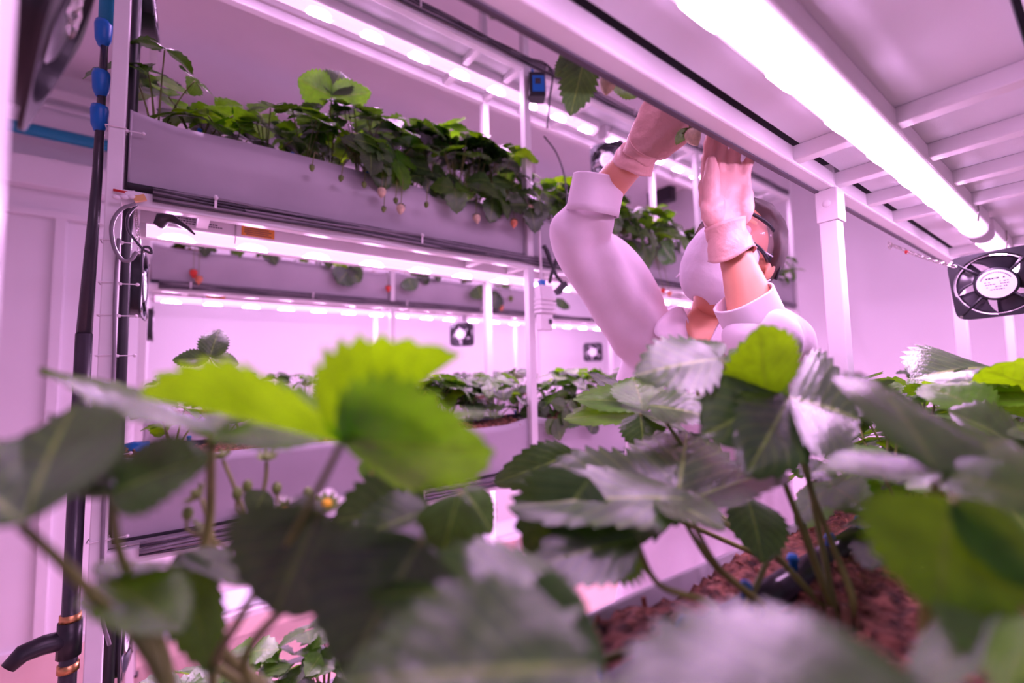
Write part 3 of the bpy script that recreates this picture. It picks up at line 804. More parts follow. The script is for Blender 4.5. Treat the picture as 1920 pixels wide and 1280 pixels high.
b1 = at_y(1006, 165, 1.18)
T = thing('power_adapter', 'black adapter with a blue label plate at the top of the middle post', 'power adapter', b1)
q = Quaternion((0, 0, 1), -.6); ax, ay = q @ ex, q @ ey
bevel(MB().cbox(b1, ax, ay, ez, .058, .052, .088).build('case', M['black'], T), .003)
lab = MB().cbox(b1 + ay * (-.0265) + ax * .004, ax, ay, ez, .042, .002, .058).build('label_plate', M['blue'], T)
MB().cbox(b1 + ay * (-.028) + ax * .002 + ez * .008, ax, ay, ez, .020, .001, .020).build('label_window', M['pipe'], lab)
MB().tube([b1 + ez * .04 - ax * .012, b1 + ez * .07 - ax * .014], [.008, .004], 8).build('plug', M['blue'], T, True)
cab = [at_y(px, py, 1.18) for px, py in ((860, 42), (900, 62), (935, 84), (985, 110), (1000, 112), (1020, 118), (1036, 138), (1030, 190), (1026, 240))]
MB().tube(catmull(cab, 5), .0035, 8).build('cord', M['pipe'], T, True)
T = thing('cable_plug', 'small black plug with crossed cords hanging right of the white power box', 'plug', at_y(1050, 540, 1.17))
MB().cbox(at_y(1052, 540, 1.17), V((.75, 0, .65)), ey, V((-.65, 0, .75)), .055, .02, .02).build('body', M['black'], T)
for a in (((1020, 460), (1030, 485), (1042, 515), (1054, 530)), ((1048, 478), (1042, 495), (1035, 512), (1030, 530)), ((1018, 462), (1026, 470), (1032, 490))):
    MB().tube(catmull([at_y(px, py, 1.165) for px, py in a], 6), .0065, 8).build('cord', M['black'], T, True)
tag(MB().tube(catmull([at_y(px, py, 1.17) for px, py in ((1020, 255), (1045, 290), (1060, 340), (1062, 400), (1050, 455))], 6), .003, 8).build('dangling_wire', M['pipe'], None, True), 'thin dark wire hanging past the leaves left of the raised sleeve', 'wire')


# ------------------------------------------------------------------ drip lines on the troughs
def drip_line(label, x0, x1, y, z, r, step, blue_start=False, stakes=True):
    T = thing('drip_line', label, 'pipe', (x0, y, z), 'dark drip pipes lying on the substrate')
    MB().tube([(x0, y, z), ((x0 + x1) / 2, y, z), (x1, y, z)], r, 14).build('pipe', M['pipe'], T, True)
    x = x0 + .08
    while x < x1 and stakes:
        MB().tube([(x, y - r * .2, z + r * .7), (x, y - r * .2, z + r * 1.5), (x, y - r * .2, z + r * 1.6), (x, y - r * .2, z + r * 2.0)], [.0042, .0042, .006, .004], 10).build('dripper', M['blue'], T, True)
        x += step
    if blue_start:
        MB().tube([(x0 - .045, y, z), (x0 - .02, y, z), (x0 + .008, y, z)], [r * 1.15, r * 1.75, r * 1.5], 14).build('coupling', M['blue'], T, True)
    return T


drip_line('dark drip pipe with blue drippers in the nearest trough of bark', -.05, 3.0, .215, RZ[1] + .012, .0135, .095)
drip_line('dark drip pipe with a blue coupling on the middle trough behind the person', -.03, 3.0, 1.33, LZ[1] + .010, .0115, .16, True)
drip_line('dark drip pipe on the upper trough behind the person', -.03, 3.0, 1.27, LZ[2] + .010, .0105, .2, True)


# ------------------------------------------------------------------ the person
def cv(x, y, z):
    return CR * x + CU * y - CF * z


def fused(name, mb, m, parent, voxel, smooth=6, disp=None):
    """lofts fused into one continuous skin"""
    ob = mb.build(name, m, parent, True)
    md = ob.modifiers.new('fuse', 'REMESH'); md.mode = 'VOXEL'; md.voxel_size = voxel; md.use_smooth_shade = True
    sm = ob.modifiers.new('smooth', 'SMOOTH'); sm.iterations = smooth; sm.factor = 0.5
    dg = bpy.context.evaluated_depsgraph_get(); dg.update()
    me = bpy.data.meshes.new_from_object(ob.evaluated_get(dg))
    ob.modifiers.clear(); ob.data = me
    if not me.materials: me.materials.append(m)
    if disp:
        me.calc_loop_triangles()
        nr = [v.normal.copy() for v in me.vertices]; off = ob.parent.location if ob.parent is not None and ob.parent.get('world_child') else V((0, 0, 0))
        for v, n_ in zip(me.vertices, nr): v.co += n_ * disp(v.co + off)
    me.polygons.foreach_set('use_smooth', [True] * len(me.polygons)); me.update()
    return ob


def limb(mb, pts, radii, k=6, n=18, flat=1.0, hint=None):
    """tapered limb through points with a smooth spine"""
    P = catmull(pts, k); R_ = []
    for i in range(len(pts) - 1):
        for j in range(k): R_.append(radii[i] + (radii[i + 1] - radii[i]) * (j / k))
    R_.append(radii[-1]); sts = []; pa = None
    for i, p in enumerate(P):
        t = (P[min(i + 1, len(P) - 1)] - P[max(i - 1, 0)]).normalized()
        a = (V(hint) - t * V(hint).dot(t)).normalized() if hint is not None else (t.orthogonal().normalized() if pa is None else (pa - t * pa.dot(t)).normalized())
        pa = a; sts.append((p, a, t.cross(a), R_[i], R_[i] * flat))
    mb.eltube(sts, n)


# joints (photo position and distance from the lens)
HC = at(1372, 478, .965)                       # middle of the head
shR, elR, wrR = at(1208, 618, 1.10), at(1088, 448, .945), at(1186, 300, .775)
shL, elL, wrL = at(1452, 640, 1.02), at(1424, 622, .735), at(1378, 476, .745)
CHEST = at(1318, 740, 1.13); NECK0 = at(1322, 640, 1.085)
UPW = V((0, 0, 1))
hipc = V((CHEST.x + .06, CHEST.y + .05, -.36))
kneec = hipc + V((.0, .02, -.42))
PERSON = thing('person', 'person in white lab coat, mask, goggles and gloves reaching up to the overhead trough', 'person', (hipc.x, hipc.y, FLOOR))
# head frame: L to the left ear, U to the crown, FD where the face points
Lh = cv(.69, -.27, .67).normalized()
FD = cv(-.65, .47, .58); FD = (FD - Lh * FD.dot(Lh)).normalized()
Uh = FD.cross(Lh).normalized()
if Uh.dot(CU) < 0: Uh = -Uh


def hp(l, u, f):
    return HC + Lh * l + Uh * u + FD * f


body = MB()
body.ball(hp(0, .030, -.012), (.074, .083, .096), (Lh, Uh, FD), 24, 16)     # skull
body.ball(hp(0, -.035, .030), (.060, .075, .062), (Lh, Uh, FD), 24, 16)     # face
body.ball(hp(0, -.086, .044), (.028, .020, .024), (Lh, Uh, FD), 16, 10)     # chin
for s in (-1, 1):
    body.ball(hp(s * .040, -.012, .062), (.024, .016, .018), (Lh, Uh, FD), 14, 10)     # cheek bones
    body.ball(hp(s * .078, -.012, -.014), (.008, .031, .019), (Lh, Uh, FD), 14, 10)    # ears
    body.ball(hp(s * .030, .030, .075), (.026, .009, .012), (Lh, Uh, FD), 12, 8)       # brow
limb(body, [hp(0, .016, .088), hp(0, -.006, .103), hp(0, -.024, .110), hp(0, -.030, .098)], [.007, .010, .014, .010])   # nose
nk = NECK0 - UPW * .0
limb(body, [hp(0, -.06, -.020), HC.lerp(nk, .62) - FD * .012, nk, nk - UPW * .06], [.057, .053, .057, .075], hint=CR)
torso_axis = (shL - shR).normalized(); tback = V((0, 0, 1)).cross(torso_axis).normalized()
shc = (shL + shR) / 2
TOR = [(NECK0 - UPW * .01, .065, .055), (NECK0.lerp(CHEST, .35), .15, .085), (CHEST, .165, .11), (CHEST.lerp(hipc, .55), .14, .105), (hipc, .165, .12), (hipc - UPW * .08, .16, .12)]
body.eltube([(c, torso_axis, tback, a, b) for c, a, b in TOR], 24)
for sh, el, wr in ((shR, elR, wrR), (shL, elL, wrL)):
    limb(body, [CHEST.lerp(sh, .6) + UPW * .02, sh - UPW * .01, sh.lerp(el, .5), el], [.062, .052, .046, .040])
    if el is elR:
        limb(body, [sh.lerp(el, .9), el, at(1118, 385, .880), at(1146, 345, .848), at(1172, 315, .808), wr], [.038, .038, .034, .032, .029, .027])
    else:
        limb(body, [sh.lerp(el, .9), el, el.lerp(wr, .35), el.lerp(wr, .8), wr], [.040, .040, .037, .0275, .0255])
for s in (-1, 1):
    hj = hipc + torso_axis * (s * .085); fo = V((hj.x, hj.y, FLOOR + .07)); kn = hj.lerp(fo, .5) - tback * 0.0
    limb(body, [hj, hj.lerp(kn, .5), kn, kn.lerp(fo, .4), fo], [.085, .072, .055, .052, .036])
bo = fused('body', body, M['skin'], PERSON, .0065, 5)
# eyes and lips
for s in (-1, 1):
    MB().ball(hp(s * .032, .014, .070), .0122, None, 14, 10).build('eye', M['whiteplastic'], bo, True)
    MB().ball(hp(s * .032, .014, .0780), .0058, None, 12, 8).build('iris', M['eye'], bo, True)
# hair: a close cap at the back and over the crown
hr = MB(); rr = []
for i in range(15):
    th = i / 14 * PI * .60
    row_ = []
    for j in range(28):
        a = 2 * PI * j / 28
        v = (Lh * (math.sin(th) * math.cos(a)) * .090 + (Uh * math.cos(th) * .62 - FD * math.cos(th) * .78) * .112 + (Uh * .78 + FD * .62) * (math.sin(th) * math.sin(a)) * .108)
        ln = 1 + .012 * math.sin(a * 9 + i)
        row_.append(hp(0, .026, -.016) + v * ln)
    rr.append(row_)
hr.rings(rr, caps=True)
hair = hr.build('hair', M['hair'], PERSON, True); sd = hair.modifiers.new('thick', 'SOLIDIFY'); sd.thickness = .006
# face mask
mk = MB(); rr = []
for i in range(21):
    v = i / 20; e = math.radians(34 - 114 * v); row_ = []
    for j in range(29):
        a = (j / 28 - .5) * 2 * math.radians(84)
        ns = .013 * math.exp(-(a / .35) ** 2) * math.exp(-((v - .22) / .20) ** 2)
        k_ = 1 + .010 * math.sin(v * 30) * math.cos(a)
        row_.append(hp(.071 * math.cos(e) ** .8 * math.sin(a) * k_, -.049 + .087 * math.sin(e), .024 + (.094 * k_ + ns) * math.cos(e) ** .62 * math.cos(a)))
    rr.append(row_)
mk.rings(rr, caps=False, closed=False)
mko = mk.build('face_mask', M['mask'], PERSON, True); sd = mko.modifiers.new('thick', 'SOLIDIFY'); sd.thickness = .0016; sd.offset = 1
for s in (-1, 1):
    for u0, u1 in ((-.004, .012), (-.092, -.030)):
        MB().tube(catmull([hp(s * .072, u0, .034), hp(s * .080, (u0 + u1) / 2, .008), hp(s * .084, u1, -.022)], 5), .0016, 6).build('ear_loop', M['mask'], mko, True)
# goggles
gp = lambda a, u, k=0: hp((.075 + k) * math.sin(a), u, .012 + (.080 + k) * math.cos(a))
G = MB(); A = [math.radians(-92 + 184 * i / 30) for i in range(31)]
for u in (.040, -.008):
    G.tube([gp(a, u + (.006 * math.cos(a) if u > 0 else .0)) for a in A], [(.0038, .0032)] * 31, 8)
for s in (-1, 1):
    G.tube([gp(s * A[-1], .040), gp(s * A[-1], .016, .001), gp(s * A[-1], -.008)], [(.006, .004)] * 3, 8)
    G.tube(catmull([gp(s * A[-1], .020), hp(s * .081, .018, -.012), hp(s * .083, .010, -.034), hp(s * .083, -.010, -.052)], 5), [(.0065, .0028)] * 16, 8)
go = G.build('goggles', M['black'], PERSON, True)
l = MB().rings([[gp(a, .040) for a in A], [gp(a, .016, .004) for a in A], [gp(a, -.008) for a in A]], caps=False, closed=False)
l.build('goggle_lens', M['lensglass'], go, True)


# gloves: palm plus five separate jointed fingers
def glove(wr, fdir, back, thumb_side, fore, curls, thumb_dir, scale=1.0, spread=.10, cuff_len=.075):
    """fdir: wrist to knuckles; back: back of the hand; thumb_side: across, to the thumb; fore: forearm direction to the wrist"""
    fdir = fdir.normalized(); thumb_side = (thumb_side - fdir * thumb_side.dot(fdir)).normalized(); back = (back - fdir * back.dot(fdir) - thumb_side * back.dot(thumb_side)).normalized()
    m = MB(); S = scale
    sts = []
    for t, w, th in ((-.012, .027, .021), (.0, .029, .021), (.025, .036, .019), (.05, .042, .018), (.075, .044, .016), (.092, .041, .0135), (.100, .034, .010)):
        sts.append((wr + fdir * t * S + back * .003, thumb_side, back, w * S, th * S))
    m.eltube(sts, 24)
    m.ball(wr + fdir * .035 * S + thumb_side * .026 * S - back * .010, (.030 * S, .018 * S, .017 * S), (fdir, thumb_side, back), 16, 10)      # thumb pad
    m.ball(wr + fdir * .045 * S - thumb_side * .026 * S - back * .009, (.034 * S, .014 * S, .014 * S), (fdir, thumb_side, back), 16, 10)      # little-finger pad
    for k, (off, ln, r) in enumerate(((.030, .072, .0095), (.010, .080, .0098), (-.011, .074, .0093), (-.030, .058, .0082))):
        d = (fdir + thumb_side * (spread * (1 - k * .66))).normalized()
        p = wr + fdir * (.090 - .006 * (k == 3) + .003 * (k == 1)) * S + thumb_side * off * S + back * .002
        pts = [p - d * .022 * S, p]; ang = 0
        for seg, c in zip((.45, .32, .23), curls[k]):
            ang += c; dd = d * math.cos(ang) - back * math.sin(ang)
            p = p + dd * ln * seg * S; pts.append(p)
        limb(m, pts, [r * 1.02 * S, r * 1.08 * S, r * S, r * .92 * S, r * .70 * S], 5, 14)
        m.ball(pts[-1], r * .72 * S, None, 12, 8)
        m.ball(pts[2] + back * .001, r * 1.06 * S, None, 12, 8)
    td = thumb_dir.normalized(); p0 = wr + fdir * .022 * S + thumb_side * .026 * S - back * .006
    bend = (td + fdir * .45).normalized()
    pts = [p0, p0 + td * .034 * S, p0 + td * .034 * S + (td + bend).normalized() * .030 * S, p0 + td * .034 * S + (td + bend).normalized() * .030 * S + bend * .024 * S]
    limb(m, pts, [.0155 * S, .0132 * S, .0118 * S, .0080 * S], 5, 16)
    m.ball(pts[-1], .0084 * S, None, 12, 8)
    o = fused('glove', m, M['glove'], PERSON, .0024, 4, lambda c: .0011 * math.sin(c.x * 170 + 2 * math.sin(c.z * 60)) * math.sin(c.z * 130 + 1.5 * math.sin(c.y * 90)))
    # loose cuff of the glove, open at its end
    fore = fore.normalized(); rr = []
    a = (thumb_side - fore * thumb_side.dot(fore)).normalized(); b = fore.cross(a)
    for i in range(13):
        t = i / 12; r = .0310 - .0035 * math.sin(PI * min(1, t * 1.6)) + .0025 * t ** 2 + (.0016 if t > .96 else 0)
        row_ = []
        for j in range(32):
            an = 2 * PI * j / 32; wv = 1 + .05 * math.sin(an * 5 + t * 6) * t + .02 * math.sin(an * 3 + 9 * t)
            row_.append(wr + fdir * .012 * (1 - t) - fore * (cuff_len * t - .004 + .006 * math.sin(an * 2) * t) + a * (r * S * wv * 1.06 * math.cos(an)) + b * (r * S * wv * .94 * math.sin(an)))
        rr.append(row_)
    cf = MB().rings(rr, caps=False).build('glove_cuff', M['glove'], o, True)
    sd = cf.modifiers.new('thick', 'SOLIDIFY'); sd.thickness = .0016; sd.offset = 1
    return o


# right hand (seen at the left): back of the hand to the lens, thumb to the right pinching the berry
wr2 = at(1200, 288, .766); hdR = at(1266, 192, .726) - wr2
glove(wr2, hdR, cv(-.25, .25, .95), cv(.80, -.55, .20), wrR - elR, [(.25, .5, .4), (.2, .5, .4), (.2, .5, .4), (.2, .6, .5)], at(1288, 236, .712) - at(1230, 274, .752), 1.0, .04, .024)
# left hand (seen at the right): palm to the lens, thumb on the left, fingers up behind the beam
hdL = at(1366, 300, .742) - wrL
wl2 = at(1360, 438, .742)
glove(wl2, at(1362, 270, .755) - wl2, cv(.06, -.05, -1.0), cv(-1, .05, .05), wrL - elL, [(.10, .18, .2), (.12, .22, .2), (.14, .25, .2), (.30, .5, .4)], at(1330, 280, .725) - at(1330, 400, .735), 1.02, .03, .044)


# lab coat
arm_ax = (elR - shR).normalized(); arm_e = arm_ax.cross(CF).normalized()


def fold(c):
    w = min(1, max(0, (c.z - shR.z + .10) / .12))
    arm = .0046 * math.sin(c.dot(arm_e) * 88 + 2.2 * math.sin(c.dot(arm_ax) * 13)) + .0030 * math.sin(c.dot(arm_ax) * 62 + 2.4 * math.sin(c.dot(arm_e) * 36)) * max(0, 1 - abs((c - elR).length) / .12)
    tor = .0066 * math.sin(c.dot(torso_axis) * 62 + 1.8 * math.sin(c.z * 6)) + .002 * math.sin(c.dot(torso_axis) * 150 + c.z * 20)
    return arm * w + tor * (1 - w)


coat = MB()
COT = [(NECK0 - UPW * .050, .115, .080), (NECK0.lerp(CHEST, .45), .190, .115), (CHEST, .205, .135), (CHEST.lerp(hipc, .5), .188, .135), (hipc, .205, .150), (hipc - UPW * .15, .225, .165), (hipc - UPW * .36, .245, .180)]
coat.eltube([(c, torso_axis, tback, a, b) for c, a, b in COT], 36)
cufR = at(1113, 378, .868); cufL = at(1400, 574, .728)
limb(coat, [CHEST.lerp(shR, .55) + UPW * .03, shR - UPW * .01, at(1150, 530, 1.015), elR, elR.lerp(cufR, .55), cufR], [.100, .080, .074, .060, .054, .045], 7, 28)
limb(coat, [CHEST.lerp(shL, .55) + UPW * .03, shL, shL.lerp(elL, .55) + UPW * -.008, elL - UPW * .004, elL.lerp(cufL, .5)], [.095, .074, .062, .053, .045], 7, 28)
co = fused('lab_coat', coat, M['coat'], PERSON, .0070, 5, fold)


def cuff(c, axis, r, ln, parent, seam=None):
    axis = axis.normalized(); a = axis.orthogonal().normalized(); b = axis.cross(a); rr = []
    for t in (-1, -.6, -.2, .2, .6, .92, 1.0):
        row_ = []
        for j in range(40):
            an = 2 * PI * j / 40; wv = 1 + .04 * math.sin(an * 3 + 1) * (t + 1) / 2 + .02 * math.sin(an * 5 + t)
            row_.append(c + axis * (ln * t / 2) + a * (r * wv * math.cos(an)) + b * (r * wv * math.sin(an)))
        rr.append(row_)
    o = MB().rings(rr, caps=False).build('cuff', M['coat'], parent, True)
    sd = o.modifiers.new('thick', 'SOLIDIFY'); sd.thickness = .0030; sd.offset = -1
    return o


cuff(at(1117, 367, .858), cv(.16, .95, .20), .0492, .066, co)
cuff(at(1406, 588, .728), cufL - elL, .046, .060, co)
# collar: two pointed flaps around an open neck
V0 = at(1307, 648, 1.01)
for pts in (((1284, 556, 1.02), (1222, 606, .985), (1226, 636, .965), (1282, 634, .955), (1308, 692, .96), (1288, 612, .965)),
            ((1366, 580, .99), (1382, 610, .955), (1368, 656, .95), (1338, 640, .95), (1308, 692, .96), (1342, 608, .96))):
    P = [at(*q) for q in pts]; c = MB(); c.add(P, [(0, 1, 2, 3), (0, 3, 4, 5)])
    o = c.build('collar', M['coat'], co, True); o.modifiers.new('s', 'SUBSURF').levels = 2; o.modifiers['s'].render_levels = 2
    sd = o.modifiers.new('thick', 'SOLIDIFY'); sd.thickness = .004
# bare skin in the open neck of the coat
nv = MB().add([at(1282, 590, 1.01), at(1330, 570, 1.03), at(1368, 585, 1.0), at(1350, 612, .972), at(1309, 684, .968), at(1284, 622, .974), at(1318, 615, .976)], [(0, 1, 6, 5), (1, 2, 3, 6), (6, 3, 4, 5)])
no = nv.build('open_neck', M['skin'], bo, True); no.modifiers.new('s', 'SUBSURF').render_levels = 2; no.modifiers['s'].levels = 2
sd = no.modifiers.new('thick', 'SOLIDIFY'); sd.thickness = .012; sd.offset = -1
for q in range(4):
    MB().ball(at(1312 + q * 3, 720 + q * 70, 1.0), (.006, .006, .006), None, 10, 8).build('button', M['whiteplastic'], co, True)
for s in (-1, 1):
    hj = hipc + torso_axis * (s * .085); fo = V((hj.x, hj.y, FLOOR + .07)); kn = hj.lerp(fo, .5)
    t = MB(); limb(t, [hj, hj.lerp(kn, .5), kn, kn.lerp(fo, .4), fo], [.095, .085, .068, .065, .058]); t.build('trouser_leg', M['trouser'], PERSON, True)
    fdir = V((-tback.x, -tback.y, 0)) if tback.dot(CF) > 0 else V((tback.x, tback.y, 0)); sx = fdir.cross(UPW)
    b = MB(); b.eltube([(fo + fdir * d + V((0, 0, h - .07)), sx, UPW, w, r) for d, h, w, r in ((-.07, .045, .018, .034), (-.055, .05, .034, .048), (.0, .052, .038, .050), (.08, .040, .043, .038), (.14, .030, .042, .029), (.185, .022, .022, .018))], 18)
    b.build('shoe', M['whiteplastic'], PERSON, True)


# ------------------------------------------------------------------ plants close to the lens
def near_plant(label, base):
    P = thing('strawberry_plant', label, 'strawberry plant', base)
    c = MB(); base = V(base)
    for i in range(8):
        a = i * .8; c.tube([base + V((math.cos(a) * .008, math.sin(a) * .008, -.014)), base + V((math.cos(a) * .014, math.sin(a) * .014, .024 + .004 * (i % 3)))], [.007, .0035], 8)
    c.build('crown', M['crown'], P, True)
    return P


def near_leaf(P, leaflets, stem=None, m='leaf', rows=45, cols=7, r=.0024, teeth=.10, fold_=.22, droop=.12, wave=.02):
    """leaflets: (base, tip, side) photo points with distances; options in a trailing dict"""
    b = MB()
    for i, lf in enumerate(leaflets):
        B_, T_, S_ = at(*lf[0]), at(*lf[1]), at(*lf[2]); o = lf[3] if len(lf) > 3 else {}
        A = T_ - B_; ln = A.length; A.normalize(); pr = (S_ - B_); pr = pr - A * pr.dot(A); hw = pr.length; N = A.cross(pr).normalized()
        if N.z < 0: N = -N
        if o.get('flip'): N = -N
        leaflet(b, B_, A, N, ln, hw, o.get('droop', droop), o.get('fold', fold_), o.get('wave', wave), rows, cols, o.get('teeth', teeth), seed=i + ln, tip=o.get('tip', 0), back=o.get('back', 0), bside=-1 if pr.dot(N.cross(A)) > 0 else 1)
    lo = b.build('leaf', [M[m]], P, True)
    if stem:
        pts = [at(*q) if len(q) == 3 and q[2] > 0.05 else V(q) for q in stem]
        k = MB(); cp = catmull(pts + [P.location + V((0, 0, .012))], 7)
        k.tube(cp, [r * (.8 + .5 * i / len(cp)) for i in range(len(cp))], 8)
        k.build('petiole', M['stem'], lo, True)
    return lo


SZ = RZ[1] - .008
PA = near_plant('strawberry plant with the big green leaf nearest the lens, left of the middle', (.055, .262, SZ))
PB = near_plant('strawberry plant whose blue-grey leaf is cut off by the left edge of the picture', (.022, .250, SZ))
PC = near_plant('strawberry plant with blurred purple-grey leaves along the bottom, middle', (.135, .215, SZ))
PD = near_plant('strawberry plant with the veined silver leaf beside the bare bark and dripper', (.36, .205, SZ))
PE = near_plant('strawberry plant with a folded bright leaf in front of the chest of the person', (.47, .165, SZ))
PF = near_plant('strawberry plant with the white-shining leaf at the right, over the yellow-green leaf', (.40, .095, SZ))
PG = near_plant('strawberry plant with the big blurred silver leaf at the bottom right', (.21, .120, SZ))
PH = near_plant('strawberry plant with the sharp round leaf under the big fan at the right edge', (.66, .110, SZ))
PI_ = near_plant('strawberry plant with small sharp leaves left of the folded bright leaf', (.56, .255, SZ))
PJ = near_plant('strawberry plant with drooping toothed leaves over the trough rim, before the middle post', (.235, .262, SZ))
PK = near_plant('flowering strawberry plant with buds and white blossom over the trough rim', (.095, .285, SZ))

# big green leaf
near_leaf(PA, [((640, 832, .250), (272, 740, .255), (525, 706, .228), dict(fold=.06, droop=.02, back=-1.35)),
               ((640, 832, .250), (862, 664, .245), (615, 662, .222), dict(fold=.05, droop=.02, back=-1.2))], None, 'leafbright')
near_leaf(PA, [((640, 832, .250), (925, 838, .240), (790, 925, .285), dict(fold=.06, droop=.03))],
          [(640, 832, .250), (560, 985, .245), (455, 1150, .255), (400, 1290, .27)], 'leaf', fold_=.12)
near_leaf(PA, [((640, 832, .240), (945, 742, .31), (800, 772, .28))], None, 'leaf')
# blue-grey leaf at the left edge
near_leaf(PB, [((86, 778, .262), (284, 908, .245), (196, 838, .262), dict(fold=.05, teeth=.05))], None, 'leafdark')
near_leaf(PB, [((45, 982, .195), (120, 738, .245), (222, 880, .212), dict(fold=.05, teeth=.05)), ((45, 982, .195), (-170, 800, .20), (-80, 700, .24))],
          [(40, 985, .200), (150, 1090, .215), (300, 1270, .23)], 'leafdark', r=.0027)
near_leaf(PB, [((210, 925, .235), (384, 845, .25), (285, 830, .262)), ((210, 925, .235), (60, 800, .27), (110, 905, .25)), ((210, 925, .235), (110, 790, .28), (190, 780, .28))],
          [(210, 925, .235), (226, 1040, .245), (310, 1230, .26)], 'leafdark')
near_leaf(PB, [((190, 1085, .24), (345, 1160, .225), (270, 1050, .262)), ((190, 1085, .24), (330, 1040, .28), (260, 1040, .28))], [(190, 1085, .24), (280, 1190, .25)], 'leaf')
near_leaf(PK, [((335, 1035, .29), (395, 1260, .26), (300, 1150, .27)), ((335, 1035, .29), (480, 1080, .30), (410, 1030, .31))], [(335, 1035, .29), (350, 1200, .29)], 'leaf')
near_leaf(PK, [((396, 818, .29), (82, 684, .30), (235, 782, .268), dict(fold=.08, droop=.02)), ((396, 818, .29), (605, 808, .30), (500, 790, .31), dict(fold=.1)), ((396, 818, .29), (440, 745, .34), (380, 765, .33))],
          [(396, 818, .29), (394, 960, .325), (385, 1180, .315)], 'leaf', r=.0034)
near_leaf(PK, [((500, 920, .38), (470, 965, .37), (510, 960, .37))], None, 'leafdark')
# purple-grey leaves along the bottom
near_leaf(PC, [((600, 955, .25), (505, 1155, .235), (415, 1020, .245)), ((600, 955, .25), (430, 985, .27), (500, 945, .28))], [(600, 955, .25), (560, 1100, .25), (470, 1280, .255)], 'leafdark')
near_leaf(PC, [((790, 1010, .245), (640, 1270, .215), (585, 1060, .235)), ((790, 1010, .245), (620, 1000, .27), (700, 985, .28))], [(790, 1010, .245), (760, 1180, .24)], 'leafdark')
near_leaf(PC, [((1120, 1250, .160), (630, 1260, .146), (870, 1080, .178), dict(fold=.08)), ((1120, 1250, .185), (1000, 1420, .15), (880, 1330, .155))], None, 'leafdark')
near_leaf(PC, [((1095, 1130, .235), (700, 1075, .225), (890, 1020, .262), dict(fold=.3)), ((1095, 1130, .235), (1010, 1240, .21), (900, 1190, .2))], [(1095, 1130, .235), (1080, 1260, .235)], 'leafdark')
# veined silver leaf
near_leaf(PD, [((1268, 950, .400), (1292, 786, .520), (1180, 835, .480), dict(fold=.16)), ((1268, 950, .400), (1005, 880, .410), (1130, 838, .460), dict(fold=.14)), ((1268, 950, .400), (1456, 858, .420), (1375, 850, .47), dict(fold=.14))],
          [(1268, 950, .400), (1330, 1050, .40), (1420, 1140, .385)], 'leafdark', fold_=.15)
near_leaf(PD, [((1300, 935, .370), (965, 915, .335), (1130, 985, .318), dict(fold=.1)), ((1230, 930, .372), (1362, 978, .335), (1290, 985, .325))], [(1280, 940, .37), (1345, 1060, .375), (1440, 1150, .365)], 'leafdark')
near_leaf(PI_, [((1075, 850, .50), (960, 895, .455), (985, 838, .475), dict(droop=.5))], [(1075, 850, .50), (1180, 930, .50)], 'leafdark')
# folded bright leaf before the chest
near_leaf(PE, [((1440, 748, .425), (1415, 600, .390), (1500, 660, .405), dict(fold=.1)), ((1478, 745, .425), (1345, 690, .43), (1420, 640, .455))], None, 'leafbright')
near_leaf(PE, [((1478, 745, .425), (1335, 800, .365), (1330, 700, .41), dict(fold=.2)), ((1478, 745, .425), (1615, 775, .40), (1500, 865, .355), dict(fold=.2)), ((1478, 745, .425), (1420, 870, .34), (1350, 800, .36))],
          [(1478, 745, .425), (1512, 890, .415), (1560, 1020, .40), (1600, 1130, .385)], 'leafdark', r=.0026)
near_leaf(PE, [((1350, 672, .425), (1192, 690, .425), (1255, 742, .395), dict(fold=.12, teeth=.16)), ((1350, 672, .425), (1300, 630, .46), (1330, 625, .46))], [(1350, 672, .425), (1440, 830, .42)], 'leafdark')
near_leaf(PE, [((1500, 745, .46), (1590, 700, .52), (1530, 690, .52)), ((1500, 745, .46), (1600, 745, .48), (1550, 725, .5))], [(1500, 745, .46), (1510, 860, .45)], 'leafdark')
near_leaf(PE, [((1215, 760, .50), (1330, 770, .48), (1270, 800, .46)), ((1250, 770, .5), (1340, 745, .52), (1290, 735, .52))], [(1230, 765, .50), (1330, 900, .48)], 'leafdark')
# white-shining leaf, right
near_leaf(PF, [((1755, 882, .262), (1655, 690, .330), (1770, 735, .330), dict(fold=.10)), ((1755, 882, .270), (1905, 800, .30), (1830, 735, .335), dict(fold=.12)), ((1755, 882, .270), (1985, 935, .235), (1855, 862, .268), dict(fold=.08)), ((1755, 882, .270), (1540, 858, .285), (1660, 850, .30), dict(fold=.1))],
          [(1755, 882, .270), (1750, 980, .27), (1740, 1100, .27)], 'leaf', r=.003)
near_leaf(PF, [((1785, 935, .215), (1745, 1150, .200), (1600, 1010, .215), dict(fold=.06, flip=True)), ((1785, 935, .215), (1965, 1110, .200), (1880, 960, .215), dict(fold=.06, flip=True))],
          [(1785, 935, .215), (1860, 1100, .24), (1900, 1280, .25)], 'leafbright', fold_=.08)
near_leaf(PF, [((1995, 1150, .165), (1855, 1275, .155), (1880, 1180, .175))], None, 'leafbright')
near_leaf(PG, [((1860, 1130, .20), (1700, 1300, .175), (1740, 1170, .20)), ((1860, 1130, .20), (1950, 1300, .17), (1800, 1300, .17))], [(1860, 1130, .20), (1870, 1290, .21)], 'leaf')
near_leaf(PG, [((1760, 1320, .140), (1130, 1300, .136), (1430, 1125, .175), dict(fold=.05)), ((1740, 1310, .165), (1500, 1480, .14), (1600, 1400, .15))], None, 'leafdark')
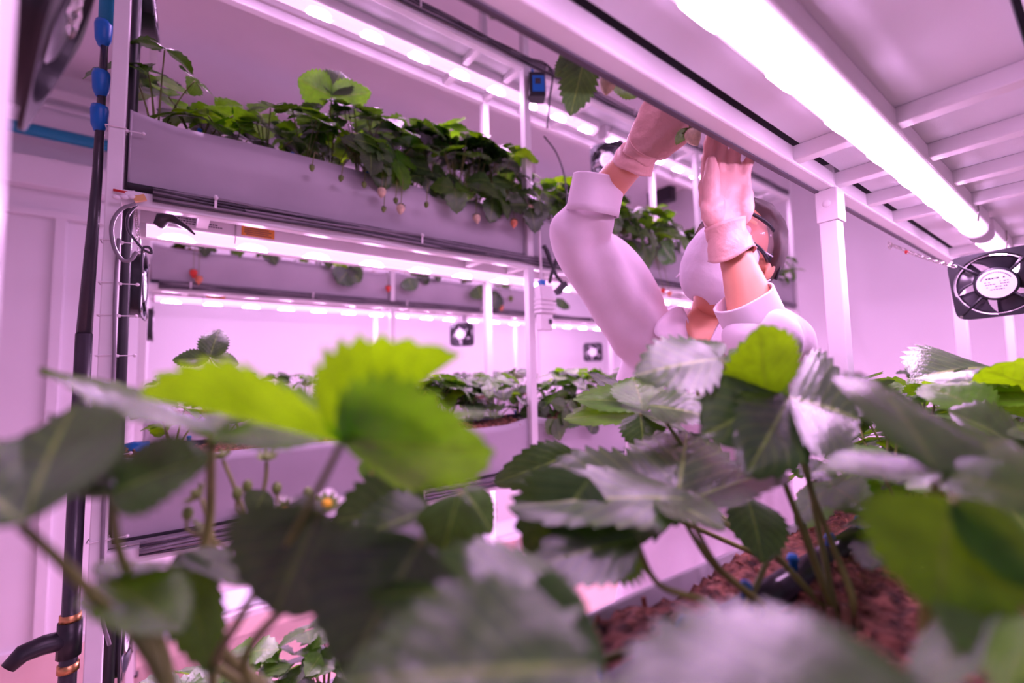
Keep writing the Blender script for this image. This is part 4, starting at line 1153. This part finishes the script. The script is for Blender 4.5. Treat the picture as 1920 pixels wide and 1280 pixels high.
# drooping toothed leaves over the rim
near_leaf(PJ, [((805, 950, .34), (618, 978, .335), (700, 885, .345), dict(fold=.12)), ((805, 955, .325), (638, 1010, .31), (720, 1040, .30))], [(805, 950, .34), (860, 1060, .33)], 'leafdark', teeth=.14)
near_leaf(PJ, [((705, 870, .36), (690, 905, .36), (660, 900, .36))], [(705, 870, .36), (640, 1000, .35), (590, 1100, .34)], 'leaf', r=.002)
near_leaf(PJ, [((860, 925, .31), (815, 1095, .295), (775, 985, .30), dict(fold=.5)), ((868, 915, .355), (930, 998, .355), (925, 935, .365), dict(fold=.2))], [(862, 920, .33), (880, 1060, .32)], 'leafdark')
near_leaf(PJ, [((1105, 895, .355), (1000, 1055, .335), (925, 975, .34), dict(teeth=.15)), ((1195, 1010, .335), (1000, 1050, .31), (1100, 962, .345))], [(1190, 1005, .345), (1235, 1095, .34), (1340, 1150, .34)], 'leafdark')
near_leaf(PJ, [((1185, 1000, .37), (1115, 1078, .36), (1075, 1025, .37), dict(teeth=.2))], None, 'leaf')
# sharp leaves at the right
near_leaf(PH, [((1975, 745, .56), (1840, 680, .57), (1900, 624, .53)), ((1960, 750, .55), (1840, 745, .58), (1900, 730, .6))], [(1975, 745, .56), (1960, 900, .55)], 'leafbright')
near_leaf(PH, [((1858, 688, .64), (1718, 692, .62), (1790, 655, .70)), ((1858, 688, .64), (1760, 715, .60), (1800, 718, .6))], [(1858, 688, .64), (1880, 830, .63)], 'leafdark')
near_leaf(PH, [((1850, 775, .50), (1735, 712, .55), (1800, 705, .56)), ((1850, 775, .50), (1800, 800, .47), (1790, 770, .48))], [(1850, 775, .50), (1860, 900, .52)], 'leafbright')
near_leaf(PH, [((1930, 850, .44), (1790, 760, .47), (1850, 760, .50)), ((1930, 850, .44), (1860, 880, .41), (1850, 850, .42)), ((1930, 800, .47), (1840, 790, .47), (1890, 770, .5))], [(1930, 850, .44), (1930, 980, .46)], 'leaf')
# small sharp leaves in the middle
near_leaf(PI_, [((1218, 778, .62), (1062, 768, .60), (1140, 750, .645)), ((1218, 760, .63), (1082, 735, .61), (1150, 725, .65)), ((1205, 768, .60), (1190, 702, .63), (1146, 735, .61))], [(1212, 770, .62), (1260, 880, .60)], 'leaf')
near_leaf(PI_, [((1190, 752, .66), (1108, 692, .66), (1140, 700, .67))], [(1190, 752, .66), (1230, 850, .63)], 'leafdark')
near_leaf(PI_, [((1295, 685, .56), (1255, 635, .58), (1230, 665, .57))], [(1295, 685, .56), (1330, 800, .57)], 'leafbright')
near_leaf(PI_, [((1200, 775, .58), (1210, 845, .56), (1160, 800, .57)), ((1200, 775, .58), (1290, 800, .56), (1250, 780, .58))], [(1200, 775, .58), (1270, 900, .57)], 'leafdark')
near_leaf(PE, [((1565, 880, .52), (1505, 882, .50), (1530, 902, .49)), ((1575, 878, .52), (1700, 882, .52), (1640, 908, .49))], [(1570, 880, .52), (1500, 940, .50)], 'leafdark')
# more petioles and low leaves around the bare bark
near_leaf(PD, [((1400, 930, .44), (1330, 900, .46), (1370, 890, .47)), ((1400, 930, .44), (1440, 1050, .40), (1370, 1010, .40))], [(1400, 930, .44), (1450, 1010, .44)], 'leafdark')
# flowers, buds and young fruit


def flower(P, pos, stem, r, petals=True, facing=V((0, 0, 1)), name='flower'):
    pos = at(*pos); f = facing.normalized(); a = f.orthogonal().normalized(); b = f.cross(a)
    c = MB()
    for j in range(9):
        d = a * math.cos(2 * PI * j / 9) + b * math.sin(2 * PI * j / 9); s = d.cross(f)
        c.add([pos - f * r * .1, pos + d * r * .6 + s * r * .22 + f * r * .25, pos + d * r * .95 + f * r * .55, pos + d * r * .6 - s * r * .22 + f * r * .25], [(0, 1, 2, 3)])
    o = c.build(name, M['calyx'], P, False)
    if petals:
        for j in range(5):
            d = a * math.cos(2 * PI * j / 5 + .3) + b * math.sin(2 * PI * j / 5 + .3); s = d.cross(f); rr = []
            p = MB()
            for i in range(6):
                t = i / 5; w = r * .62 * math.sin(PI * (t * .85 + .1))
                rr.append([pos + d * r * (.15 + 1.25 * t) + s * w * q + f * r * (.25 * t * t + .15 * q * q) for q in (-1, -.5, 0, .5, 1)])
            p.rings(rr, caps=False, closed=False).build('petal', M['petal'], o, True)
    MB().ball(pos + f * r * .22, (r * .36, r * .36, r * .30), (a, b, f), 12, 8).build('flower_centre', M['pollen'] if petals else M['calyx'], o, True)
    MB().tube(catmull([at(*q) for q in stem], 6), .0016, 6).build('stalk', M['stem'], o, True)
    return o


flower(PK, (500, 862, .40), [(500, 866, .40), (497, 905, .40), (480, 975, .40), (470, 1040, .39)], .0105, False, UPW + cv(.2, 0, .3))
flower(PK, (418, 858, .40), [(418, 862, .40), (440, 915, .40), (465, 990, .40), (462, 1040, .39)], .0105, False, UPW + cv(-.1, 0, .4))
flower(PK, (375, 930, .37), [(378, 935, .37), (400, 1010, .36), (420, 1080, .36)], .0135, False, UPW * .6 + cv(-.6, 0, .4))
flower(PK, (612, 948, .39), [(612, 955, .39), (596, 1000, .39), (560, 1060, .39)], .0120, True, UPW * .8 + cv(.3, 0, .4))
flower(PK, (534, 955, .41), [(534, 960, .41), (520, 1000, .40), (500, 1040, .39)], .0095, True, UPW * .5 + cv(.3, 0, .6))
flower(PK, (380, 985, .37), [(380, 990, .37), (400, 1030, .37), (430, 1080, .36)], .0110, False, cv(-.5, -.2, .5))
for (px, py, d, st) in ((445, 925, .40, (470, 985)), (464, 911, .41, (480, 980)), (519, 915, .41, (490, 985)), (352, 962, .37, (390, 1010)), (577, 925, .39, (560, 990))):
    p = at(px, py, d)
    b = MB().ball(p, (.0042, .0042, .0058), None, 10, 8).build('flower_bud', M['calyx'], PK, True)
    MB().tube(catmull([p - UPW * .004, at(px, py + 30, d), at(st[0], st[1], d - .005), at(470, 1040, .39)], 5), .0013, 6).build('stalk', M['stem'], b, True)
# leaves and fruit that hang over the beam above the hands
p0 = min(rup, key=lambda o: abs(o.location.x - .32))
near_leaf(p0, [((1096, 108, .56), (1070, 215, .55), (1048, 158, .555), dict(droop=.02)), ((1092, 112, .57), (1045, 115, .575), (1068, 155, .57)), ((1075, 112, .565), (1040, 140, .57), (1050, 110, .57))], None, 'leafdark', teeth=.14)
near_leaf(p0, [((1150, 150, .60), (1196, 178, .60), (1160, 182, .595))], None, 'leaf')
berry(p0, at(1143, 140, .58), cv(-.2, -1, .1), .0115, 'berry', 'pale unripe strawberry over the beam', at(1150, 100, .58))
berry(p0, at(1294, 244, .705), cv(.25, -1, .35), .0125, 'berry', 'pale strawberry between thumb and fingers', at(1280, 195, .70))
near_leaf(p0, [((1290, 240, .71), (1268, 268, .705), (1280, 270, .70))], None, 'leaf')
near_leaf(p0, [((930, 15, .45), (940, 38, .45), (918, 30, .45))], None, 'leafdark', teeth=.2)
# leaves over the rims of the troughs further back
p1 = min(upb, key=lambda o: abs(o.location.x - .44))
for q in (((655, 505), (632, 532), (665, 530)), ((655, 505), (678, 528), (688, 515)), ((765, 520), (775, 545), (752, 535)), ((895, 535), (905, 560), (880, 555)), ((930, 545), (925, 580), (945, 570)), ((1055, 560), (1052, 580), (1070, 572))):
    near_leaf(p1, [tuple((x, y, at_y(x, y, 2.39).dot(CF)) for x, y in q)], None, 'leafdark', rows=12, cols=3)
p2 = near_plant('strawberry plant drooping over the trough rim just right of the middle post', (1.16, 1.26, LZ[1] - .01))
for q in (((1040, 785), (1030, 815), (1045, 820)), ((1040, 785), (1055, 825), (1062, 800)), ((1045, 780), (1085, 795), (1070, 805)), ((1115, 785), (1105, 812), (1125, 805))):
    near_leaf(p2, [tuple((x, y, at_y(x, y, 1.175).dot(CF)) for x, y in q)], None, 'leafdark', rows=14, cols=4)
up2 = [o for o in bpy.data.objects if o.get('label', '').endswith('beyond the middle post on the upper trough behind the person')]
p5 = min(up2, key=lambda o: abs(o.location.x - 1.7))
for q in (((1190, 455), (1180, 500), (1165, 475)), ((1205, 460), (1222, 502), (1232, 480)), ((1240, 455), (1262, 492), (1270, 470)), ((1150, 440), (1148, 480), (1135, 460))):
    near_leaf(p5, [tuple((x, y, at_y(x, y, 1.175).dot(CF)) for x, y in q)], None, 'leaf', rows=14, cols=4)
for px, py, k in ((1243, 540, 'berryred'), (1255, 546, 'berrypink')):
    berry(p5, at_y(px, py, 1.17), V((0, 0, -1)), .010, k, None, V((at_y(px, py, 1.17).x - .03, 1.2, LZ[2] + .01)))
p3 = min(up1, key=lambda o: abs(o.location.x - .52))
for sgn, q in ((0, ((622, 180), (560, 150), (600, 210))), (1, ((622, 178), (640, 128), (600, 135))), (2, ((622, 182), (690, 175), (655, 210)))):
    near_leaf(p3, [tuple((x, y, at_y(x, y, 1.27).dot(CF) + (.0 if k == 0 else .02)) for k, (x, y) in enumerate(q))], [(622, 182, at_y(622, 182, 1.27).dot(CF)), (628, 240, at_y(628, 240, 1.29).dot(CF))] if sgn == 0 else None, 'leaf' if sgn != 1 else 'leafdark', rows=20, cols=4)
p4 = near_plant('upright strawberry plant with two round leaves by the bare bark, middle trough', (.165, 1.34, LZ[1] - .01))
for sgn, q in ((0, ((393, 670), (410, 615), (372, 640))), (1, ((393, 672), (322, 672), (360, 655))), (2, ((395, 672), (450, 680), (425, 660)))):
    near_leaf(p4, [tuple((x, y, at_y(x, y, 1.33).dot(CF) + (.0 if k == 0 else .015)) for k, (x, y) in enumerate(q))], [(393, 672, at_y(393, 672, 1.33).dot(CF))] if sgn == 0 else None, 'leafdark', rows=20, cols=4)

for o in bpy.data.objects:
    if 'world_child' in o: del o['world_child']
